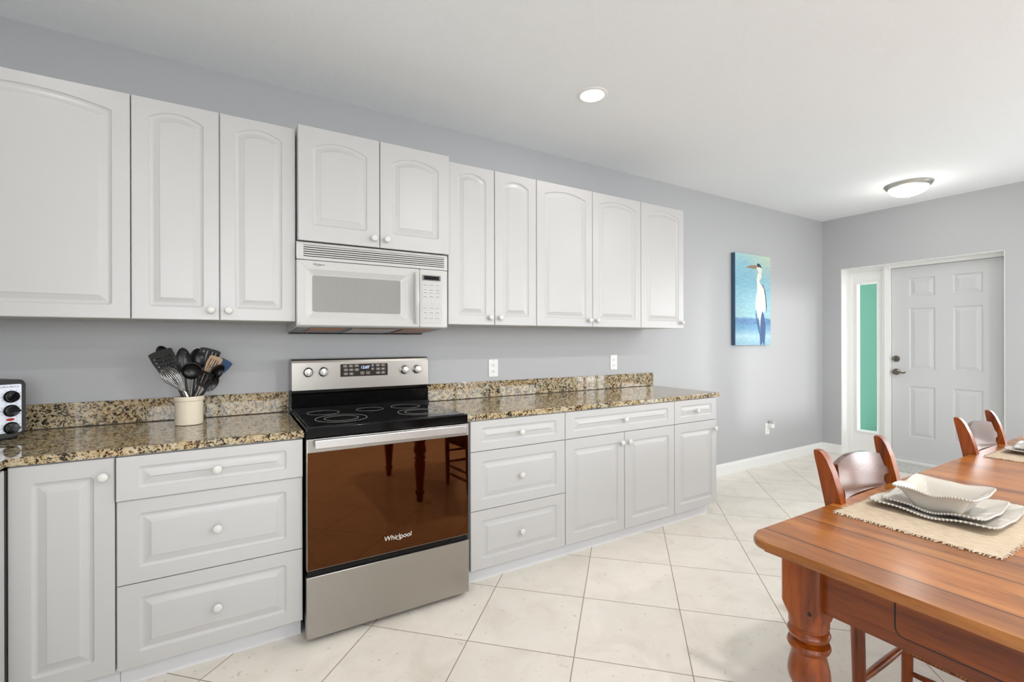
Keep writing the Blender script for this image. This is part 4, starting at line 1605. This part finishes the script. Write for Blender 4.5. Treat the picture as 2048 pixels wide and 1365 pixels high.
# ------------------------------------------------------------------ chairs
def chair(label, cx_, cy_, rot=0.0, src=None):
    grp = 'wooden dining chairs along the kitchen side of the table'
    if src:
        c = copy_tree(src)
        c.location = (cx_, cy_, 0)
        c.rotation_euler.z = rot
        c['label'] = label
        return c
    t = thing('dining_chair', label, 'chair', (cx_, cy_, 0), rot, grp)
    # local: seat rear at y=0; faces -y
    for s in (-1, 1):
        b = B()
        tube(b, [(s * 0.178, 0.0, 0.0), (s * 0.180, -0.003, 0.10), (s * 0.183, -0.003, 0.25), (s * 0.186, 0.0, 0.42), (s * 0.189, 0.008, 0.50)],
             [0.014, 0.0165, 0.0185, 0.020, 0.019], 16)
        # flat sawn upper post with a rounded top
        L = []
        for z, yb, hw, fr_, bk in ((0.485, 0.006, 0.016, -0.020, 0.024), (0.56, 0.018, 0.0165, -0.026, 0.024), (0.70, 0.045, 0.0165, -0.030, 0.022), (0.80, 0.064, 0.0165, -0.029, 0.020),
                                   (0.86, 0.077, 0.016, -0.026, 0.018), (0.90, 0.087, 0.0155, -0.020, 0.016), (0.920, 0.092, 0.015, -0.012, 0.014), (0.928, 0.094, 0.013, -0.003, 0.012)):
            x = s * (0.186 + (z - 0.42) * 0.062)
            L.append([(x - hw, yb + fr_, z), (x + hw, yb + fr_, z), (x + hw, yb + bk, z), (x - hw, yb + bk, z)])
        loft(b, L)
        obj('rear_post', b, 'woodv', t, 35)
        b = B()
        tube(b, [(s * 0.205, -0.375, 0.0), (s * 0.207, -0.375, 0.12), (s * 0.210, -0.375, 0.30), (s * 0.212, -0.375, 0.405)], [0.014, 0.018, 0.021, 0.019], 16)
        obj('leg', b, 'woodv', t, 35)
    # broad curved back slat with keyhole cut-outs at both ends
    top, bot, hwid = 0.893, 0.705, 0.200
    nx, nz = 48, 50
    b = B()
    vs = {}

    def edges(u):
        return bot + 0.022 * (1 - u * u), top - 0.030 * u * u

    def reach(vf):
        """half width of the slat, as a share of the full width, at height share vf"""
        if vf < 0.26:
            return 1.0
        if vf < 0.60:
            return 1.0 - 0.23 * sqrt(max(0, 1 - ((vf - 0.43) / 0.17) ** 2)) - 0.012
        if vf < 0.74:
            return 1.0
        return 0.87 - 0.09 * ((vf - 0.74) / 0.26) ** 0.7

    def P_(i, j, s):
        k = (i, j, s)
        if k not in vs:
            vf = j / nz
            u = (i / nx * 2 - 1) * reach(vf)
            zb, zt = edges(u)
            z = zb + (zt - zb) * vf
            y = 0.054 + (z - 0.79) * 0.20 + 0.016 * (1 - u * u) + s * 0.008
            vs[k] = b.verts.new((u * (hwid - 0.008 + 0.062 * (z - 0.80)), y, z))
        return vs[k]
    for i in range(nx):
        for j in range(nz):
            for s in (-1, 1):
                b.faces.new((P_(i, j, s), P_(i + 1, j, s), P_(i + 1, j + 1, s), P_(i, j + 1, s)))
    for i in range(nx):
        for j in (0, nz):
            b.faces.new((P_(i, j, -1), P_(i + 1, j, -1), P_(i + 1, j, 1), P_(i, j, 1)))
    for j in range(nz):
        for i in (0, nx):
            b.faces.new((P_(i, j, -1), P_(i, j + 1, -1), P_(i, j + 1, 1), P_(i, j, 1)))
    obj('backrest', b, 'woodx', t, 35)
    # rush seat
    b = B()
    loft(b, [[(-0.172, 0.004, z), (0.172, 0.004, z), (0.208, -0.392, z), (-0.208, -0.392, z)] for z in (0.380,)] +
            [[(-0.188 , 0.014, z), (0.188, 0.014, z), (0.222, -0.400, z), (-0.222, -0.400, z)] for z in (0.387, 0.404)] +
            [[(-0.172, 0.0, 0.416), (0.172, 0.0, 0.416), (0.206, -0.385, 0.416), (-0.206, -0.385, 0.416)]])
    n = 44
    for k in range(n):      # twisted cord round the edges
        u = k / n
        for s in (-1, 1):
            x = s * (0.190 + 0.034 * u)
            y = -0.005 - 0.385 * u
            tube(b, [(x, y + 0.006, 0.383), (x + s * 0.006, y, 0.394), (x, y - 0.006, 0.407)], 0.0042, 6)
    obj('seat', b, 'rush', t, 40)
    for (p, q) in (((-0.181, 0.0, 0.200), (0.181, 0.0, 0.200)), ((-0.207, -0.375, 0.20), (0.207, -0.375, 0.20)), ((-0.207, -0.375, 0.30), (0.207, -0.375, 0.30)),
                   ((-0.180, 0.0, 0.105), (-0.206, -0.375, 0.10)), ((0.180, 0.0, 0.105), (0.206, -0.375, 0.10)), ((-0.182, 0.0, 0.175), (-0.207, -0.375, 0.17)), ((0.182, 0.0, 0.175), (0.207, -0.375, 0.17))):
        b = B()
        P0, P1 = Vector(p), Vector(q)
        tube(b, [P0, P0.lerp(P1, 0.25), P0.lerp(P1, 0.5), P0.lerp(P1, 0.75), P1], [0.008, 0.0115, 0.0125, 0.0115, 0.008], 12)
        obj('stretcher', b, 'woodv', t, 40)
    return t


c1 = chair('wooden dining chair with curved slat back, nearer the cabinets, at the near placemat', 1.620, -2.108)
chair('wooden dining chair with curved slat back, farther one, before the front door', 2.868, -2.108, 0.0, c1)


# ------------------------------------------------------------------ place settings
def rag_rect(x0, x1, y0, y1, amp, n, seed):
    r = random.Random(seed)
    pts = []
    for (a, c) in (((x0, y0), (x1, y0)), ((x1, y0), (x1, y1)), ((x1, y1), (x0, y1)), ((x0, y1), (x0, y0))):
        for k in range(n):
            s = k / n
            pts.append((a[0] + (c[0] - a[0]) * s + r.uniform(-amp, amp), a[1] + (c[1] - a[1]) * s + r.uniform(-amp, amp)))
    return pts


def placemat(label, cx_, cy_, seed, rot=0.0):
    w, d = 0.505, 0.362
    t = thing('placemat', label, 'placemat', (cx_, cy_, TZ), rot, 'fringed cloth placemats')
    b = B()
    prism(b, rag_rect(-w / 2, w / 2, -d / 2, d / 2, 0.0025, 40, seed), 0.0003, 0.0028, 'z')
    b.normal_update()
    bmesh.ops.triangulate(b, faces=[f for f in b.faces if len(f.verts) > 4], ngon_method='EAR_CLIP')
    obj('cloth', b, 'cloth', t, None)
    r = random.Random(seed + 1)
    b = B()
    for s in (-1, 1):
        for k in range(110):
            y = -d / 2 + d * (k + r.random()) / 110
            x = s * w / 2
            L = r.uniform(0.008, 0.017)
            e = r.uniform(-0.006, 0.006)
            tube(b, [(x - s * 0.004, y, 0.002), (x + s * L * 0.5, y + e * 0.4, r.uniform(0.002, 0.006)), (x + s * L, y + e, 0.0014)], 0.0011, 4)
        for k in range(90):
            x = -w / 2 + w * (k + r.random()) / 90
            y = s * d / 2
            L = r.uniform(0.003, 0.009)
            e = r.uniform(-0.006, 0.006)
            tube(b, [(x, y - s * 0.003, 0.002), (x + e * 0.5, y + s * L * 0.5, r.uniform(0.002, 0.0045)), (x + e, y + s * L, 0.0013)], 0.0010, 4)
    obj('fringe', b, 'cloth', t, None)
    return t


def sq(hx, hy, a, p=12.0):
    r = 1.0 / ((abs(cos(a)) ** p + abs(sin(a)) ** p) ** (1 / p))
    return hx * r * cos(a), hy * r * sin(a)


def dish(name, label, cat, loc, hx, hy, prof, wave, group, rot=0.0, bead=0.0040):
    """square dish: prof of (scale, z, wave share) from the centre underside out to the rim and back"""
    t = thing(name, label, cat, loc, rot, group)
    n = 128
    b = B()
    L = []
    for s, z, wv in prof:
        L.append([(sq(hx * s, hy * s, 2 * pi * k / n)[0], sq(hx * s, hy * s, 2 * pi * k / n)[1],
                   z + wave * wv * (0.75 * -cos(8 * pi * k / n) + 0.35 * sin(14 * pi * k / n + 1))) for k in range(n)])
    loft(b, L, True, True)
    obj('body', b, 'dish', t, 50)
    b = B()
    smax, zmax, wmax = max(prof, key=lambda q: q[0])
    m_ = 116
    for k in range(m_):
        a = 2 * pi * k / m_
        # even spacing along the square by walking the perimeter
        x, y = sq(hx * smax, hy * smax, a)
        z = zmax + wave * wmax * (0.75 * -cos(4 * a) + 0.35 * sin(7 * a + 1))
        g_ = bmesh.ops.create_icosphere(b, subdivisions=1, radius=bead, matrix=Matrix.Translation((x, y, z + 0.0012)))
    obj('beaded_rim', b, 'bead', t, 60)
    return t


def flat_prof(th, lift):
    return [(0.05, 0.0, 0), (0.60, 0.0, 0), (0.66, 0.002, 0), (0.80, lift * 0.45, 0.4), (1.0, lift, 1.0), (1.0, lift + th, 1.0), (0.80, lift * 0.45 + th, 0.4), (0.66, 0.002 + th, 0), (0.60, th, 0), (0.05, th, 0)]


def setting(cx_, cy_, where, rot, seed):
    placemat('frayed oatmeal cloth placemat on the table, %s' % where[0], cx_, cy_, seed, rot)
    z = TZ + 0.003
    px, py = cx_ + 0.045, cy_ + 0.012
    dish('dinner_plate', 'large square white plate with beaded rim, %s' % where[1], 'plate', (px, py, z), 0.152, 0.146, flat_prof(0.004, 0.016), 0.007, 'square dinner plates', rot)
    dish('salad_plate', 'smaller square white plate, %s' % where[2], 'plate', (px + 0.008, py + 0.004, z + 0.0070), 0.130, 0.118, flat_prof(0.004, 0.016), 0.007, 'square salad plates', rot)
    bowl = [(0.05, 0.0, 0), (0.50, 0.0, 0), (0.56, 0.004, 0), (0.68, 0.026, 0), (0.82, 0.050, 0.1), (0.90, 0.057, 0.4), (1.0, 0.063, 1), (1.0, 0.067, 1), (0.89, 0.061, 0.4), (0.80, 0.054, 0.1), (0.66, 0.031, 0), (0.54, 0.009, 0), (0.48, 0.005, 0), (0.05, 0.005, 0)]
    dish('bowl', 'square white bowl with beaded rim, %s' % where[3], 'bowl', (px - 0.035, py - 0.006, z + 0.0115), 0.102, 0.094, bowl, 0.005, 'square bowls', rot, 0.0036)


setting(1.562, -2.283, ('under the nearest plates', 'lowest of the near stack', 'between the near dinner plate and near bowl', 'on top of the near plates'), 0.0, 3)
setting(2.890, -2.290, ('farther one, cut off by the right edge', 'lowest of the far stack at right edge', 'in the middle of the far stack at right edge', 'topmost of the far stack at right edge'), 0.0, 9)
